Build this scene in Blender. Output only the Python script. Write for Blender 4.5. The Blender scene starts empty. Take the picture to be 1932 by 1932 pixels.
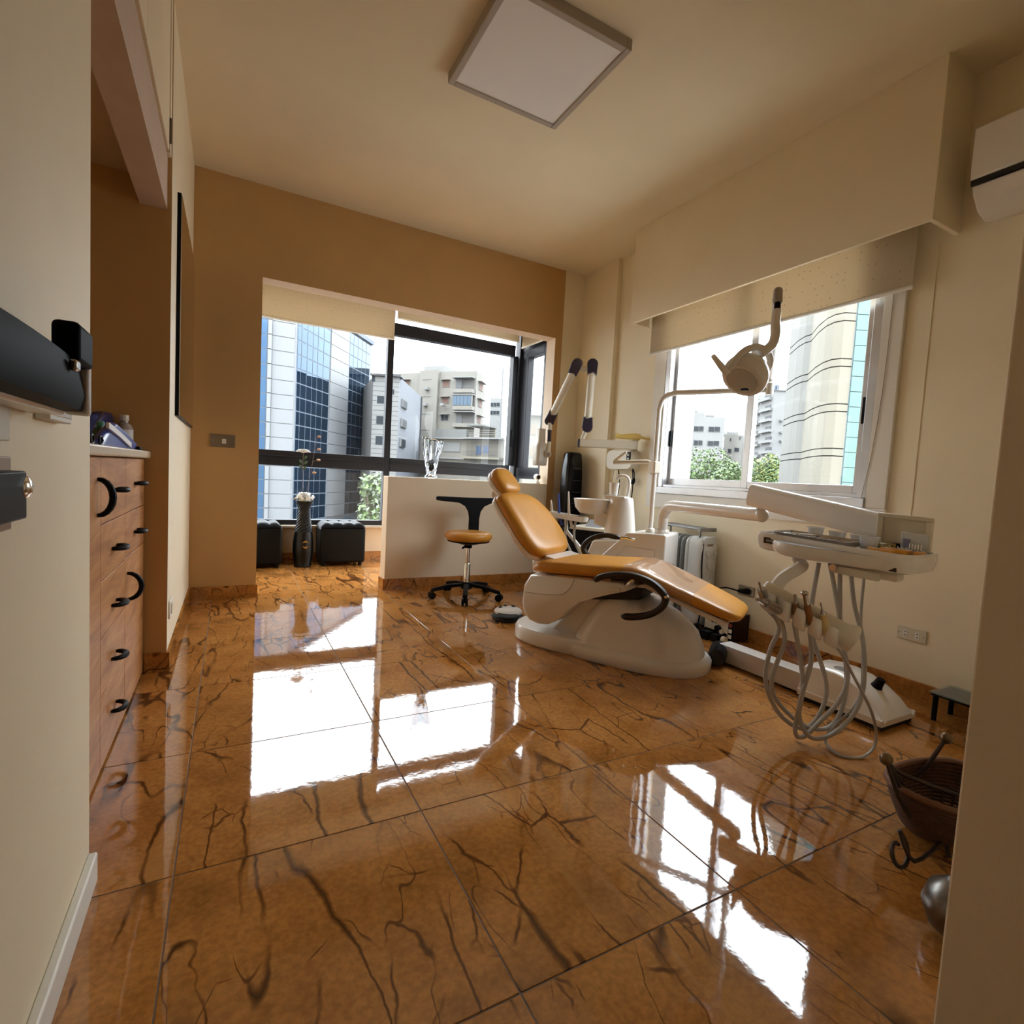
import bpy, bmesh, math, random
from mathutils import Vector, Matrix
random.seed(7)
SC = bpy.context.scene
COL = SC.collection
PI = math.pi

# ------------------------------------------------------------------ camera
SIZE, FOC, CAMZ = 1932.0, 986.22, 0.97
YAW, PITCH, ROLL = .4958, .0649, -.0547
_f = Vector((math.sin(YAW)*math.cos(PITCH), math.cos(YAW)*math.cos(PITCH), -math.sin(PITCH)))
_r = Vector((math.cos(YAW), -math.sin(YAW), 0))
_d = _f.cross(_r)
RIGHT = _r*math.cos(ROLL) + _d*math.sin(ROLL)
DOWN = -_r*math.sin(ROLL) + _d*math.cos(ROLL)
FWD = _f
CAM = Vector((0, 0, CAMZ))
cam_data = bpy.data.cameras.new('camera')
cam_data.sensor_width = 36; cam_data.lens = 36*FOC/SIZE; cam_data.clip_start = .02; cam_data.clip_end = 600
cam = bpy.data.objects.new('camera', cam_data); COL.objects.link(cam)
mw = Matrix.Identity(4)
for i in range(3):
    mw[i][0], mw[i][1], mw[i][2], mw[i][3] = RIGHT[i], -DOWN[i], -FWD[i], CAM[i]
cam.matrix_world = mw
SC.camera = cam

# ------------------------------------------------------------------ sky (overcast, brighter towards the zenith)
SKY = 6.1
world = bpy.data.worlds.new('sky'); SC.world = world; world.use_nodes = True
nt = world.node_tree; nt.nodes.clear()
wo = nt.nodes.new('ShaderNodeOutputWorld'); bg = nt.nodes.new('ShaderNodeBackground')
tc = nt.nodes.new('ShaderNodeTexCoord'); sx = nt.nodes.new('ShaderNodeSeparateXYZ')
nt.links.new(tc.outputs['Generated'], sx.inputs[0])
mx = nt.nodes.new('ShaderNodeMath'); mx.operation = 'MAXIMUM'; mx.inputs[1].default_value = 0
nt.links.new(sx.outputs['Z'], mx.inputs[0])
ml = nt.nodes.new('ShaderNodeMath'); ml.operation = 'MULTIPLY_ADD'; ml.inputs[1].default_value = 2*SKY; ml.inputs[2].default_value = SKY
nt.links.new(mx.outputs[0], ml.inputs[0])
cr = nt.nodes.new('ShaderNodeValToRGB')
cr.color_ramp.elements[0].position = 0; cr.color_ramp.elements[0].color = (.95, .975, 1, 1)
cr.color_ramp.elements[1].position = .6; cr.color_ramp.elements[1].color = (.90, .95, 1, 1)
nt.links.new(mx.outputs[0], cr.inputs[0])
nt.links.new(cr.outputs[0], bg.inputs[0]); nt.links.new(ml.outputs[0], bg.inputs[1]); nt.links.new(bg.outputs[0], wo.inputs[0])

# ------------------------------------------------------------------ exposure
vs = SC.view_settings
vs.view_transform = 'Standard'; vs.look = 'None'; vs.gamma = 1; vs.exposure = 0.0; vs.use_curve_mapping = False
SC.cycles.max_bounces = 8; SC.cycles.diffuse_bounces = 5; SC.cycles.glossy_bounces = 4; SC.cycles.transparent_max_bounces = 14
SC.cycles.use_adaptive_sampling = True; SC.cycles.adaptive_threshold = .05
SC.cycles.caustics_reflective = False; SC.cycles.caustics_refractive = False
SC.cycles.sample_clamp_indirect = 6

# ------------------------------------------------------------------ pixels to directions (used only for placing)
def ray(u, v):
    return RIGHT*((u-966)/FOC) + DOWN*((v-966)/FOC) + FWD
def at(axis, val, u, v):
    r = ray(u, v); i = 'xyz'.index(axis)
    return CAM + r*((val-CAM[i])/r[i])
def deep(depth, u, v):                       # point at a given distance along the optical axis
    return CAM + ray(u, v)*depth
def onpl(p0, n, u, v):
    r = ray(u, v); return CAM + r*((p0-CAM).dot(n)/r.dot(n))

# ------------------------------------------------------------------ materials
MATS = {}
def mat(name, col, rough=.5, metal=0., var=0., scale=8., bump=0., bscale=60., coat=0., ior=1.5, alpha=1., spec=.5, emit=None, emits=1.):
    if name in MATS: return MATS[name]
    m = bpy.data.materials.new(name); m.use_nodes = True
    t = m.node_tree; b = t.nodes['Principled BSDF']
    b.inputs['Base Color'].default_value = (*col, 1); b.inputs['Roughness'].default_value = rough
    b.inputs['Metallic'].default_value = metal; b.inputs['IOR'].default_value = ior
    b.inputs['Coat Weight'].default_value = coat; b.inputs['Specular IOR Level'].default_value = spec; b.inputs['Alpha'].default_value = alpha
    if coat: b.inputs['Coat Roughness'].default_value = .08
    if emit: b.inputs['Emission Color'].default_value = (*emit, 1); b.inputs['Emission Strength'].default_value = emits
    if var or bump:
        c = t.nodes.new('ShaderNodeTexCoord')
        if var:
            n = t.nodes.new('ShaderNodeTexNoise'); n.inputs['Scale'].default_value = scale; n.inputs['Detail'].default_value = 5
            t.links.new(c.outputs['Object'], n.inputs['Vector'])
            r = t.nodes.new('ShaderNodeValToRGB')
            r.color_ramp.elements[0].position = .3; r.color_ramp.elements[1].position = .7
            r.color_ramp.elements[0].color = (*[x*(1-var) for x in col], 1)
            r.color_ramp.elements[1].color = (*[min(1, x*(1+var)) for x in col], 1)
            t.links.new(n.outputs['Fac'], r.inputs[0]); t.links.new(r.outputs[0], b.inputs['Base Color'])
        if bump:
            n2 = t.nodes.new('ShaderNodeTexNoise'); n2.inputs['Scale'].default_value = bscale; n2.inputs['Detail'].default_value = 4
            t.links.new(c.outputs['Object'], n2.inputs['Vector'])
            bp = t.nodes.new('ShaderNodeBump'); bp.inputs['Strength'].default_value = bump; bp.inputs['Distance'].default_value = .01
            t.links.new(n2.outputs['Fac'], bp.inputs['Height']); t.links.new(bp.outputs[0], b.inputs['Normal'])
    MATS[name] = m
    return m

def glass_mat(name, tint=(1, 1, 1), ior=1.45, rough=0., opacity=0.):
    """clear sheet: see-through plus a mirror share by Fresnel; opacity adds a milky diffuse share"""
    if name in MATS: return MATS[name]
    m = bpy.data.materials.new(name); m.use_nodes = True; t = m.node_tree; t.nodes.clear()
    o = t.nodes.new('ShaderNodeOutputMaterial'); tr = t.nodes.new('ShaderNodeBsdfTransparent'); tr.inputs[0].default_value = (*tint, 1)
    g = t.nodes.new('ShaderNodeBsdfGlossy'); g.inputs['Roughness'].default_value = rough
    f = t.nodes.new('ShaderNodeFresnel'); f.inputs[0].default_value = ior
    mix = t.nodes.new('ShaderNodeMixShader')
    src = tr
    if opacity:
        d = t.nodes.new('ShaderNodeBsdfDiffuse'); d.inputs[0].default_value = (.8, .8, .8, 1)
        mo = t.nodes.new('ShaderNodeMixShader'); mo.inputs[0].default_value = opacity
        t.links.new(tr.outputs[0], mo.inputs[1]); t.links.new(d.outputs[0], mo.inputs[2]); src = mo
    ge = t.nodes.new('ShaderNodeNewGeometry'); fb = t.nodes.new('ShaderNodeMath'); fb.operation = 'SUBTRACT'; fb.inputs[0].default_value = 1
    t.links.new(ge.outputs['Backfacing'], fb.inputs[1]); fm = t.nodes.new('ShaderNodeMath'); fm.operation = 'MULTIPLY'
    t.links.new(f.outputs[0], fm.inputs[0]); t.links.new(fb.outputs[0], fm.inputs[1])      # mirror share only where light enters the sheet
    t.links.new(fm.outputs[0], mix.inputs[0]); t.links.new(src.outputs[0], mix.inputs[1]); t.links.new(g.outputs[0], mix.inputs[2])
    t.links.new(mix.outputs[0], o.inputs[0]); MATS[name] = m
    return m

def tile_mat(name, mirror=1.):
    m = bpy.data.materials.new(name); m.use_nodes = True; t = m.node_tree; b = t.nodes['Principled BSDF']
    N = t.nodes.new; L = t.links.new
    c = N('ShaderNodeTexCoord'); oi = N('ShaderNodeObjectInfo')
    k = N('ShaderNodeMath'); k.operation = 'MULTIPLY'; k.inputs[1].default_value = 41.
    L(oi.outputs['Random'], k.inputs[0])
    cv = N('ShaderNodeCombineXYZ'); L(k.outputs[0], cv.inputs[0]); L(k.outputs[0], cv.inputs[2])
    co = N('ShaderNodeVectorMath'); co.operation = 'ADD'; L(c.outputs['Object'], co.inputs[0]); L(cv.outputs[0], co.inputs[1])
    def noise(sc, det=5, src=co, rough=.55):
        n = N('ShaderNodeTexNoise'); n.inputs['Scale'].default_value = sc; n.inputs['Detail'].default_value = det; n.inputs['Roughness'].default_value = rough
        L(src.outputs[0], n.inputs['Vector']); return n
    def ramp(src, stops):
        r = N('ShaderNodeValToRGB'); e = r.color_ramp.elements
        while len(e) < len(stops): e.new(.5)
        for q, (p, cl) in zip(e, stops): q.position = p; q.color = (*cl, 1) if len(cl) == 3 else cl
        L(src, r.inputs[0]); return r
    def warp(amount, sc, stretch, rotz):
        n = noise(sc, 3)
        s = N('ShaderNodeVectorMath'); s.operation = 'SUBTRACT'; s.inputs[1].default_value = (.5, .5, .5); L(n.outputs['Color'], s.inputs[0])
        q = N('ShaderNodeVectorMath'); q.operation = 'SCALE'; q.inputs['Scale'].default_value = amount; L(s.outputs[0], q.inputs[0])
        a = N('ShaderNodeVectorMath'); a.operation = 'ADD'; L(co.outputs[0], a.inputs[0]); L(q.outputs[0], a.inputs[1])
        mp = N('ShaderNodeMapping'); mp.inputs['Rotation'].default_value = (0, 0, rotz); mp.inputs['Scale'].default_value = stretch
        L(a.outputs[0], mp.inputs['Vector']); return mp
    base = ramp(noise(5, 9).outputs['Fac'], [(.28, (.30, .120, .028)), (.5, (.46, .192, .047)), (.72, (.55, .25, .070))])
    fine = ramp(noise(70, 4).outputs['Fac'], [(.35, (.78, .78, .78)), (.65, (1.1, 1.1, 1.1))])
    mul = N('ShaderNodeMixRGB'); mul.blend_type = 'MULTIPLY'; mul.inputs[0].default_value = 1
    L(base.outputs[0], mul.inputs[1]); L(fine.outputs[0], mul.inputs[2])
    cur = mul
    def layer(fac, colr):
        nonlocal cur
        x = N('ShaderNodeMixRGB'); L(fac, x.inputs[0]); L(cur.outputs[0], x.inputs[1]); x.inputs[2].default_value = (*colr, 1); cur = x
    def times(a, b_):
        x = N('ShaderNodeMath'); x.operation = 'MULTIPLY'; L(a, x.inputs[0]); L(b_, x.inputs[1]); return x.outputs[0]
    # pale streak bands along the grain
    st = N('ShaderNodeTexNoise'); st.inputs['Scale'].default_value = 6; st.inputs['Detail'].default_value = 6
    L(warp(.10, 3, (1.6, .22, 1), .35).outputs[0], st.inputs['Vector'])
    layer(ramp(st.outputs['Fac'], [(.60, (0, 0, 0)), (.70, (.55, .55, .55))]).outputs[0], (.47, .235, .075))
    # veins: cell borders of stretched, bent cells, broken up by a mask
    def crack(sc_, st_, rz, wid, msk, colr, amt, det):
        n = N('ShaderNodeTexNoise'); n.inputs['Scale'].default_value = sc_; n.inputs['Detail'].default_value = det; n.inputs['Roughness'].default_value = .5
        L(warp(amt, 9, st_, rz).outputs[0], n.inputs['Vector'])
        d_ = N('ShaderNodeMath'); d_.operation = 'SUBTRACT'; d_.inputs[1].default_value = .5; L(n.outputs['Fac'], d_.inputs[0])
        a_ = N('ShaderNodeMath'); a_.operation = 'ABSOLUTE'; L(d_.outputs[0], a_.inputs[0])
        r = ramp(a_.outputs[0], [(0, (1, 1, 1)), (wid, (.7, .7, .7)), (wid*2, (0, 0, 0))])
        mk = ramp(noise(msk[2], 2).outputs['Fac'], [(msk[0], (0, 0, 0)), (msk[1], (1, 1, 1))])
        layer(times(r.outputs[0], mk.outputs[0]), colr)
    crack(2.5, (1.35, .24, 1), .38, .0058, (.43, .52, 1.7), (.060, .016, .005), .035, 2)
    crack(3.4, (1.2, .32, 1), -.30, .0042, (.47, .55, 2.3), (.070, .020, .006), .04, 2)
    crack(5.2, (1.2, .35, 1), .75, .0034, (.50, .57, 2.9), (.10, .032, .010), .03, 2)
    for sc_, st_, rz, wid, msk, colr, amt in ((4.2, (1, .55, 1), .30, .008, (.52, .58), (.085, .024, .007), .06), (8, (1, .6, 1), -.7, .007, (.55, .62), (.13, .042, .012), .04)):
        v = N('ShaderNodeTexVoronoi'); v.feature = 'DISTANCE_TO_EDGE'; v.inputs['Scale'].default_value = sc_
        L(warp(amt, 7, st_, rz).outputs[0], v.inputs['Vector'])
        r = ramp(v.outputs['Distance'], [(0, (1, 1, 1)), (wid, (.75, .75, .75)), (wid*2, (0, 0, 0))])
        mk = ramp(noise(2.6*sc_/4+.7, 2).outputs['Fac'], [(msk[0], (0, 0, 0)), (msk[1], (1, 1, 1))])
        layer(times(r.outputs[0], mk.outputs[0]), colr)
    L(cur.outputs[0], b.inputs['Base Color'])
    b.inputs['Roughness'].default_value = .035; b.inputs['IOR'].default_value = 1.5 + .22*mirror
    wv = N('ShaderNodeTexNoise'); wv.inputs['Scale'].default_value = 26; wv.inputs['Detail'].default_value = 3; L(c.outputs['Object'], wv.inputs['Vector'])
    bp = N('ShaderNodeBump'); bp.inputs['Strength'].default_value = .014; bp.inputs['Distance'].default_value = .01
    L(wv.outputs['Fac'], bp.inputs['Height']); L(bp.outputs[0], b.inputs['Normal'])
    MATS[name] = m; return m

def wood_mat(name, a, b_, scale=(2, 14, 14), rough=.45, rot=(0, 0, 0)):
    m = bpy.data.materials.new(name); m.use_nodes = True; t = m.node_tree; b = t.nodes['Principled BSDF']; N = t.nodes.new; L = t.links.new
    c = N('ShaderNodeTexCoord'); mp = N('ShaderNodeMapping'); mp.inputs['Scale'].default_value = scale; mp.inputs['Rotation'].default_value = rot
    L(c.outputs['Object'], mp.inputs['Vector'])
    n = N('ShaderNodeTexNoise'); n.inputs['Scale'].default_value = 2.2; n.inputs['Detail'].default_value = 9; n.inputs['Roughness'].default_value = .65; n.inputs['Distortion'].default_value = .6
    L(mp.outputs[0], n.inputs['Vector'])
    r = N('ShaderNodeValToRGB'); e = r.color_ramp.elements; e[0].position = .35; e[0].color = (*a, 1); e[1].position = .62; e[1].color = (*b_, 1)
    L(n.outputs['Fac'], r.inputs[0]); L(r.outputs[0], b.inputs['Base Color']); b.inputs['Roughness'].default_value = rough; b.inputs['Specular IOR Level'].default_value = .25
    bp = N('ShaderNodeBump'); bp.inputs['Strength'].default_value = .15; bp.inputs['Distance'].default_value = .002
    L(n.outputs['Fac'], bp.inputs['Height']); L(bp.outputs[0], b.inputs['Normal'])
    MATS[name] = m; return m

# ------------------------------------------------------------------ object helpers
ROOTM = {}                                  # object -> world matrix of its thing
def tag(o, label=None, cat=None, group=None, kind=None):
    if label: o['label'] = label
    if cat: o['category'] = cat
    if group: o['group'] = group
    if kind: o['kind'] = kind
    return o
def thing(name, label, cat, loc=(0, 0, 0), rz=0., group=None, kind=None):
    o = bpy.data.objects.new(name, None); o.empty_display_size = .05; COL.objects.link(o)
    o.location = loc; o.rotation_euler = (0, 0, rz)
    ROOTM[o] = Matrix.Translation(Vector(loc)) @ Matrix.Rotation(rz, 4, 'Z')
    return tag(o, label, cat, group, kind)

def catmull(pts, n=8, closed=False):
    P = [Vector(p) for p in pts]; out = []
    m = len(P); rng = range(m if closed else m-1)
    for i in rng:
        if closed: p0, p1, p2, p3 = P[(i-1) % m], P[i], P[(i+1) % m], P[(i+2) % m]
        else: p0, p1, p2, p3 = P[max(i-1, 0)], P[i], P[i+1], P[min(i+2, m-1)]
        for k in range(n):
            t = k/n; t2 = t*t; t3 = t2*t
            out.append(.5*((2*p1) + (p2-p0)*t + (2*p0-5*p1+4*p2-p3)*t2 + (3*p1-p0-3*p2+p3)*t3))
    if not closed: out.append(P[-1])
    return out

class MB:
    """collects shapes, then links them as one mesh object"""
    def __init__(s): s.v = []; s.f = []; s.mi = []; s.cur = 0
    def add(s, vs_, fs):
        o = len(s.v); s.v += [Vector(x) for x in vs_]
        for f in fs: s.f.append(tuple(i+o for i in f)); s.mi.append(s.cur)
        return s
    def box(s, a, b, M=None):
        (x0, y0, z0), (x1, y1, z1) = a, b
        if x0 > x1: x0, x1 = x1, x0
        if y0 > y1: y0, y1 = y1, y0
        if z0 > z1: z0, z1 = z1, z0
        vs_ = [Vector(p) for p in ((x0, y0, z0), (x1, y0, z0), (x1, y1, z0), (x0, y1, z0), (x0, y0, z1), (x1, y0, z1), (x1, y1, z1), (x0, y1, z1))]
        if M is not None: vs_ = [M @ p for p in vs_]
        return s.add(vs_, [(0, 3, 2, 1), (4, 5, 6, 7), (0, 1, 5, 4), (1, 2, 6, 5), (2, 3, 7, 6), (3, 0, 4, 7)])
    def cbox(s, c, size, M=None):
        h = [x/2 for x in size]
        if M is None: return s.box([c[i]-h[i] for i in range(3)], [c[i]+h[i] for i in range(3)])
        return s.box([-x for x in h], h, Matrix.Translation(Vector(c)) @ M)
    def rings(s, R, cap=True, closed=False):
        n = len(R[0]); vs_ = [p for r in R for p in r]; fs = []
        m = len(R)
        for i in range(m if closed else m-1):
            for j in range(n):
                a, b = i*n+j, i*n+(j+1) % n; c, d = ((i+1) % m)*n+(j+1) % n, ((i+1) % m)*n+j
                fs.append((a, b, c, d))
        if cap and not closed: fs.append(tuple(reversed(range(n)))); fs.append(tuple(range((m-1)*n, m*n)))
        return s.add(vs_, fs)
    def tube(s, path, r, n=8, cap=True, closed=False):
        P = [Vector(p) for p in path]; R = []; m = len(P)
        up = None
        for i, p in enumerate(P):
            if closed: t = P[(i+1) % m]-P[i-1]
            else: t = P[min(i+1, m-1)]-P[max(i-1, 0)]
            if t.length < 1e-9: t = Vector((0, 0, 1))
            t.normalize()
            if up is None:
                up = Vector((0, 0, 1)) if abs(t.z) < .9 else Vector((1, 0, 0))
            up = (up-t*up.dot(t))
            if up.length < 1e-6: up = t.orthogonal()
            up.normalize(); sd = t.cross(up)
            rr = r[i] if isinstance(r, (list, tuple)) else r
            R.append([p + (up*math.cos(2*PI*j/n)+sd*math.sin(2*PI*j/n))*rr for j in range(n)])
        return s.rings(R, cap, closed)
    def cyl(s, a, b, r, r2=None, n=20): return s.tube([a, b], [r, r if r2 is None else r2], n)
    def strip(s, path, prof, side, cap=True):
        """sweep of a 2-D profile (a along 'side', b along the normal) on a path"""
        P = [Vector(p) for p in path]; R = []; sd = Vector(side).normalized()
        for i, p in enumerate(P):
            t = (P[min(i+1, len(P)-1)]-P[max(i-1, 0)]).normalized(); nn = t.cross(sd).normalized()
            R.append([p+sd*a+nn*b for a, b in prof])
        return s.rings(R, cap)
    def lathe(s, prof, o=(0, 0, 0), n=24, M=None):
        o = Vector(o); R = []
        for r, z in prof:
            ring = [Vector((r*math.cos(2*PI*j/n), r*math.sin(2*PI*j/n), z)) for j in range(n)]
            R.append([o + ((M @ p) if M is not None else p) for p in ring])
        return s.rings(R)
    def ball(s, c, r, n=14, sc=(1, 1, 1)):
        m = max(5, n//2+1)
        return s.lathe([(r*math.sin(PI*i/m)*1.0 + (1e-5 if i in (0, m) else 0), -r*math.cos(PI*i/m)) for i in range(m+1)], c, n, Matrix.Diagonal(Vector(sc)))
    def prism(s, poly, fn0, fn1):
        a = [fn0(*p) for p in poly]; b = [fn1(*p) for p in poly]
        return s.rings([a, b])
    def build(s, name, m, parent=None, smooth=True, bevel=0., seg=2, sub=0, local=False, angle=38, solid=0.):
        me = bpy.data.meshes.new(name)
        o = bpy.data.objects.new(name, me); COL.objects.link(o)
        vv = s.v
        if parent is not None:
            M = ROOTM.get(parent, Matrix.Identity(4)); ROOTM[o] = M; o.parent = parent
            if not local:
                Mi = M.inverted(); vv = [Mi @ p for p in vv]
        else:
            xs = [p.x for p in vv]; ys = [p.y for p in vv]; zs = [p.z for p in vv]
            c = Vector(((min(xs)+max(xs))/2, (min(ys)+max(ys))/2, min(zs)))
            o.location = c; ROOTM[o] = Matrix.Translation(c); vv = [p-c for p in vv]
        me.from_pydata([tuple(p) for p in vv], [], s.f)
        ms = m if isinstance(m, (list, tuple)) else [m]
        for x in ms: me.materials.append(x)
        if len(ms) > 1: me.polygons.foreach_set('material_index', s.mi)
        bm = bmesh.new(); bm.from_mesh(me); bmesh.ops.recalc_face_normals(bm, faces=bm.faces); bm.to_mesh(me); bm.free()
        if smooth:
            me.shade_smooth()
            try: me.set_sharp_from_angle(angle=math.radians(angle))
            except Exception: pass
        if solid:
            x = o.modifiers.new('solid', 'SOLIDIFY'); x.thickness = solid; x.offset = 0
        if bevel:
            x = o.modifiers.new('bevel', 'BEVEL'); x.width = bevel; x.segments = seg; x.limit_method = 'ANGLE'; x.angle_limit = math.radians(35)
        if sub:
            x = o.modifiers.new('sub', 'SUBSURF'); x.levels = sub; x.render_levels = sub
        return o
def bx(name, m, parent, a, b, bevel=0., M=None, **k):
    return MB().box(a, b, M).build(name, m, parent, bevel=bevel, **k)
def copy_tree(o, parent=None):
    c = o.copy(); COL.objects.link(c)
    if parent is not None: c.parent = parent
    ROOTM[c] = ROOTM.get(o, Matrix.Identity(4))
    for ch in list(o.children): copy_tree(ch, c)
    return c
def RZ(a): return Matrix.Rotation(a, 4, 'Z')
def RX(a): return Matrix.Rotation(a, 4, 'X')
def RY(a): return Matrix.Rotation(a, 4, 'Y')

def rrect(w, h, r, n=5):
    out = []
    for cx_, cy_, a0 in ((w/2-r, h/2-r, 0), (-w/2+r, h/2-r, PI/2), (-w/2+r, -h/2+r, PI), (w/2-r, -h/2+r, 1.5*PI)):
        for i in range(n+1):
            a = a0+PI/2*i/n; out.append((cx_+r*math.cos(a), cy_+r*math.sin(a)))
    return out

TEXT_FONT = None
def text(name, body, size, m, parent, loc, xdir, ydir, ext=.0006):
    """flat lettering: xdir along the line, ydir up the letters"""
    cu = bpy.data.curves.new(name, 'FONT'); cu.body = body; cu.size = size; cu.extrude = ext; cu.align_x = 'CENTER'; cu.align_y = 'CENTER'
    o = bpy.data.objects.new(name, cu); COL.objects.link(o); cu.materials.append(m)
    X = Vector(xdir).normalized(); Y = Vector(ydir).normalized(); Z = X.cross(Y)
    M = Matrix.Identity(4)
    for i in range(3): M[i][0], M[i][1], M[i][2], M[i][3] = X[i], Y[i], Z[i], loc[i]
    P = ROOTM.get(parent, Matrix.Identity(4)); o.parent = parent; o.matrix_local = P.inverted() @ M; ROOTM[o] = P
    return o

# ------------------------------------------------------------------ shared materials
CREAM = mat('cream_paint', (.86, .755, .55), .62, var=.03, scale=3, bump=.05, bscale=90)
CEIL = mat('ceiling_paint', (.80, .70, .495), .7, var=.035, scale=2.2, bump=.08, bscale=40)
TAN = mat('tan_paint', (.54, .318, .118), .6, var=.05, scale=2.5, bump=.05, bscale=90)
REVEAL = mat('reveal_paint', (.76, .63, .48), .6, var=.03, scale=4, bump=.04)
HALF = mat('half_wall_paint', (.82, .69, .52), .6, var=.03, scale=3, bump=.04)
TILE = tile_mat('marble_tile'); SKIRT = tile_mat('marble_skirting', .2)
GROUT = mat('grout', (.20, .15, .11), .8)
BLACKAL = mat('black_aluminium', (.010, .010, .014), .4, spec=.3)
ALU = mat('brushed_aluminium', (.62, .62, .64), .33, metal=.75, var=.04, scale=12)
GLASS = glass_mat('window_glass', (.96, .98, .985))
WHITEP = mat('white_paint', (.80, .77, .70), .5)
BLINDF = mat('blind_fabric', (.60, .51, .38), .85, var=.05, scale=30, bump=.1, bscale=300)
SHELL = mat('white_plastic_shell', (.80, .76, .71), .22, coat=.25)
SHELL2 = mat('ivory_plastic', (.74, .68, .56), .35)
ORANGE = mat('orange_leatherette', (.62, .275, .035), .34, var=.05, scale=9, bump=.05, bscale=420)
BLACKP = mat('black_plastic', (.006, .006, .007), .45, spec=.12)
CHROME = mat('chrome', (.75, .74, .72), .12, metal=1)
STEEL = mat('steel', (.50, .48, .45), .25, metal=1)
GREYHOSE = mat('grey_hose', (.40, .375, .335), .45)
RUBBER = mat('black_rubber', (.015, .015, .016), .6)
DARKBRN = mat('dark_arm_plastic', (.026, .018, .013), .4, spec=.3)

# ------------------------------------------------------------------ floor with single tiles
TW, TD, TX0, TY0 = .6013, .59, .4995, 1.9645
floor = bx('floor', GROUT, None, (-.95, -1.75, -.06), (3.15, 5.85, -.0016), smooth=False)
tag(floor, 'polished orange-brown veined marble tile floor', None, kind='structure')
tme = None
g = .0032
for i in range(-3, 5):
    for j in range(-7, 7):
        x, y = TX0+i*TW, TY0+j*TD
        if x > 3.0 or x+TW < -.9 or y > 5.72 or y+TD < -1.5: continue
        if j >= 4 and (x+TW < -.12): continue
        if y+TD < .2 and x > 1.9: continue
        if tme is None:
            b = MB(); c = .0011
            b.rings([[(g/2, g/2, -.012), (TW-g/2, g/2, -.012), (TW-g/2, TD-g/2, -.012), (g/2, TD-g/2, -.012)],
                     [(g/2, g/2, -c), (TW-g/2, g/2, -c), (TW-g/2, TD-g/2, -c), (g/2, TD-g/2, -c)],
                     [(g/2+c, g/2+c, 0), (TW-g/2-c, g/2+c, 0), (TW-g/2-c, TD-g/2-c, 0), (g/2+c, TD-g/2-c, 0)]])
            o = b.build('tile', TILE, floor, smooth=False, local=True); tme = o.data
        else:
            o = bpy.data.objects.new('tile', tme); COL.objects.link(o); o.parent = floor; ROOTM[o] = ROOTM[floor]
        o.location = Vector((x, y, 0)) - floor.location

# ------------------------------------------------------------------ walls and ceiling
H = 2.91
def struct(o, label): return tag(o, label, None, kind='structure')
XL, XR, YB = -.245, 2.96, 4.20
struct(bx('ceiling', CEIL, None, (-.95, -1.75, H), (3.15, 4.36, H+.1)), 'cream painted ceiling of the treatment room')
# left wall beyond the niche: cream to the room, brown to the niche
b = MB(); b.box((-.95, 2.80, 0), (XL, 4.36, H))
b.cur = 1
for k, f in enumerate(b.f):
    c = sum((b.v[i] for i in f), Vector())/len(f)
    b.mi[k] = 1 if abs(c.y-2.80) < .01 else 0
struct(b.build('wall_left', [CREAM, TAN], None, smooth=False), 'cream wall carrying the tall mirror')
struct(bx('wall_niche_back', TAN, None, (-.95, 1.44, 0), (-.86, 2.80, H), smooth=False), 'brown rear wall of the cabinet niche')
struct(bx('wall_entrance_left', CREAM, None, (-.95, -1.75, 0), (-.27, 1.44, H), smooth=False), 'cream wall beside the entrance')
b = MB(); b.box((-.86, 1.44, 2.16), (-.36, 2.80, 2.26)); b.box((-.36, 1.44, 2.045), (-.262, 2.80, 2.26))
struct(b.build('trim_niche_header', mat('header_paint', (.60, .47, .38), .6, var=.06, scale=6, bump=.1, bscale=30), None, smooth=False), 'pinkish header board along the top of the niche')
# loft doors over the niche
lf = thing('loft_cupboard', 'cream loft cupboard doors above the drawer niche', 'cupboard', (-.5, 2.1, 2.262))
bx('carcass', CREAM, lf, (-.84, 1.46, 2.262), (-.275, 2.79, H-.002))
for y0, y1 in ((1.46, 2.09), (2.096, 2.745)):
    bx('door', CREAM, lf, (-.274, y0, 2.27), (-.252, y1, H-.012), bevel=.003)
bx('stile', CREAM, lf, (-.274, 2.752, 2.262), (-.248, 2.797, H-.003), bevel=.002)
MB().cyl((-.25, 2.749, 2.30), (-.25, 2.749, 2.40), .006).build('hinge', mat('old_hinge', (.12, .09, .06), .5, metal=.6), lf)
# back wall with the wide opening to the bay
b = MB()
b.box((-.245, YB, 0), (.175, YB+.15, H)); b.box((.175, YB, 2.285), (2.63, YB+.15, H)); b.box((2.63, YB, 0), (2.705, YB+.15, H))
for k, f in enumerate(b.f):
    p = [b.v[i] for i in f]; c = sum(p, Vector())/len(f)
    rev = (abs(c.z-2.285) < .01) or (abs(c.x-.175) < .005 and c.z < 2.2) or (abs(c.x-2.63) < .005 and c.z < 2.2) or c.y > YB+.14
    b.mi[k] = 1 if rev else 0
struct(b.build('wall_back', [TAN, REVEAL], None, smooth=False), 'tan wall with a wide opening to the window bay')
struct(bx('wall_back_corner', CREAM, None, (2.705, YB, 0), (3.25, YB+.15, H), smooth=False), 'cream strip of wall beside the tan wall')
struct(bx('wall_half', HALF, None, (1.12, YB, 0), (2.63, YB+.15, .93), smooth=False, bevel=.004), 'low beige parapet wall between room and bay')
struct(bx('trim_pilaster', CREAM, None, (2.915, 3.70, 0), (XR, YB, H), smooth=False), 'shallow cream pilaster in the corner')
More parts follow.
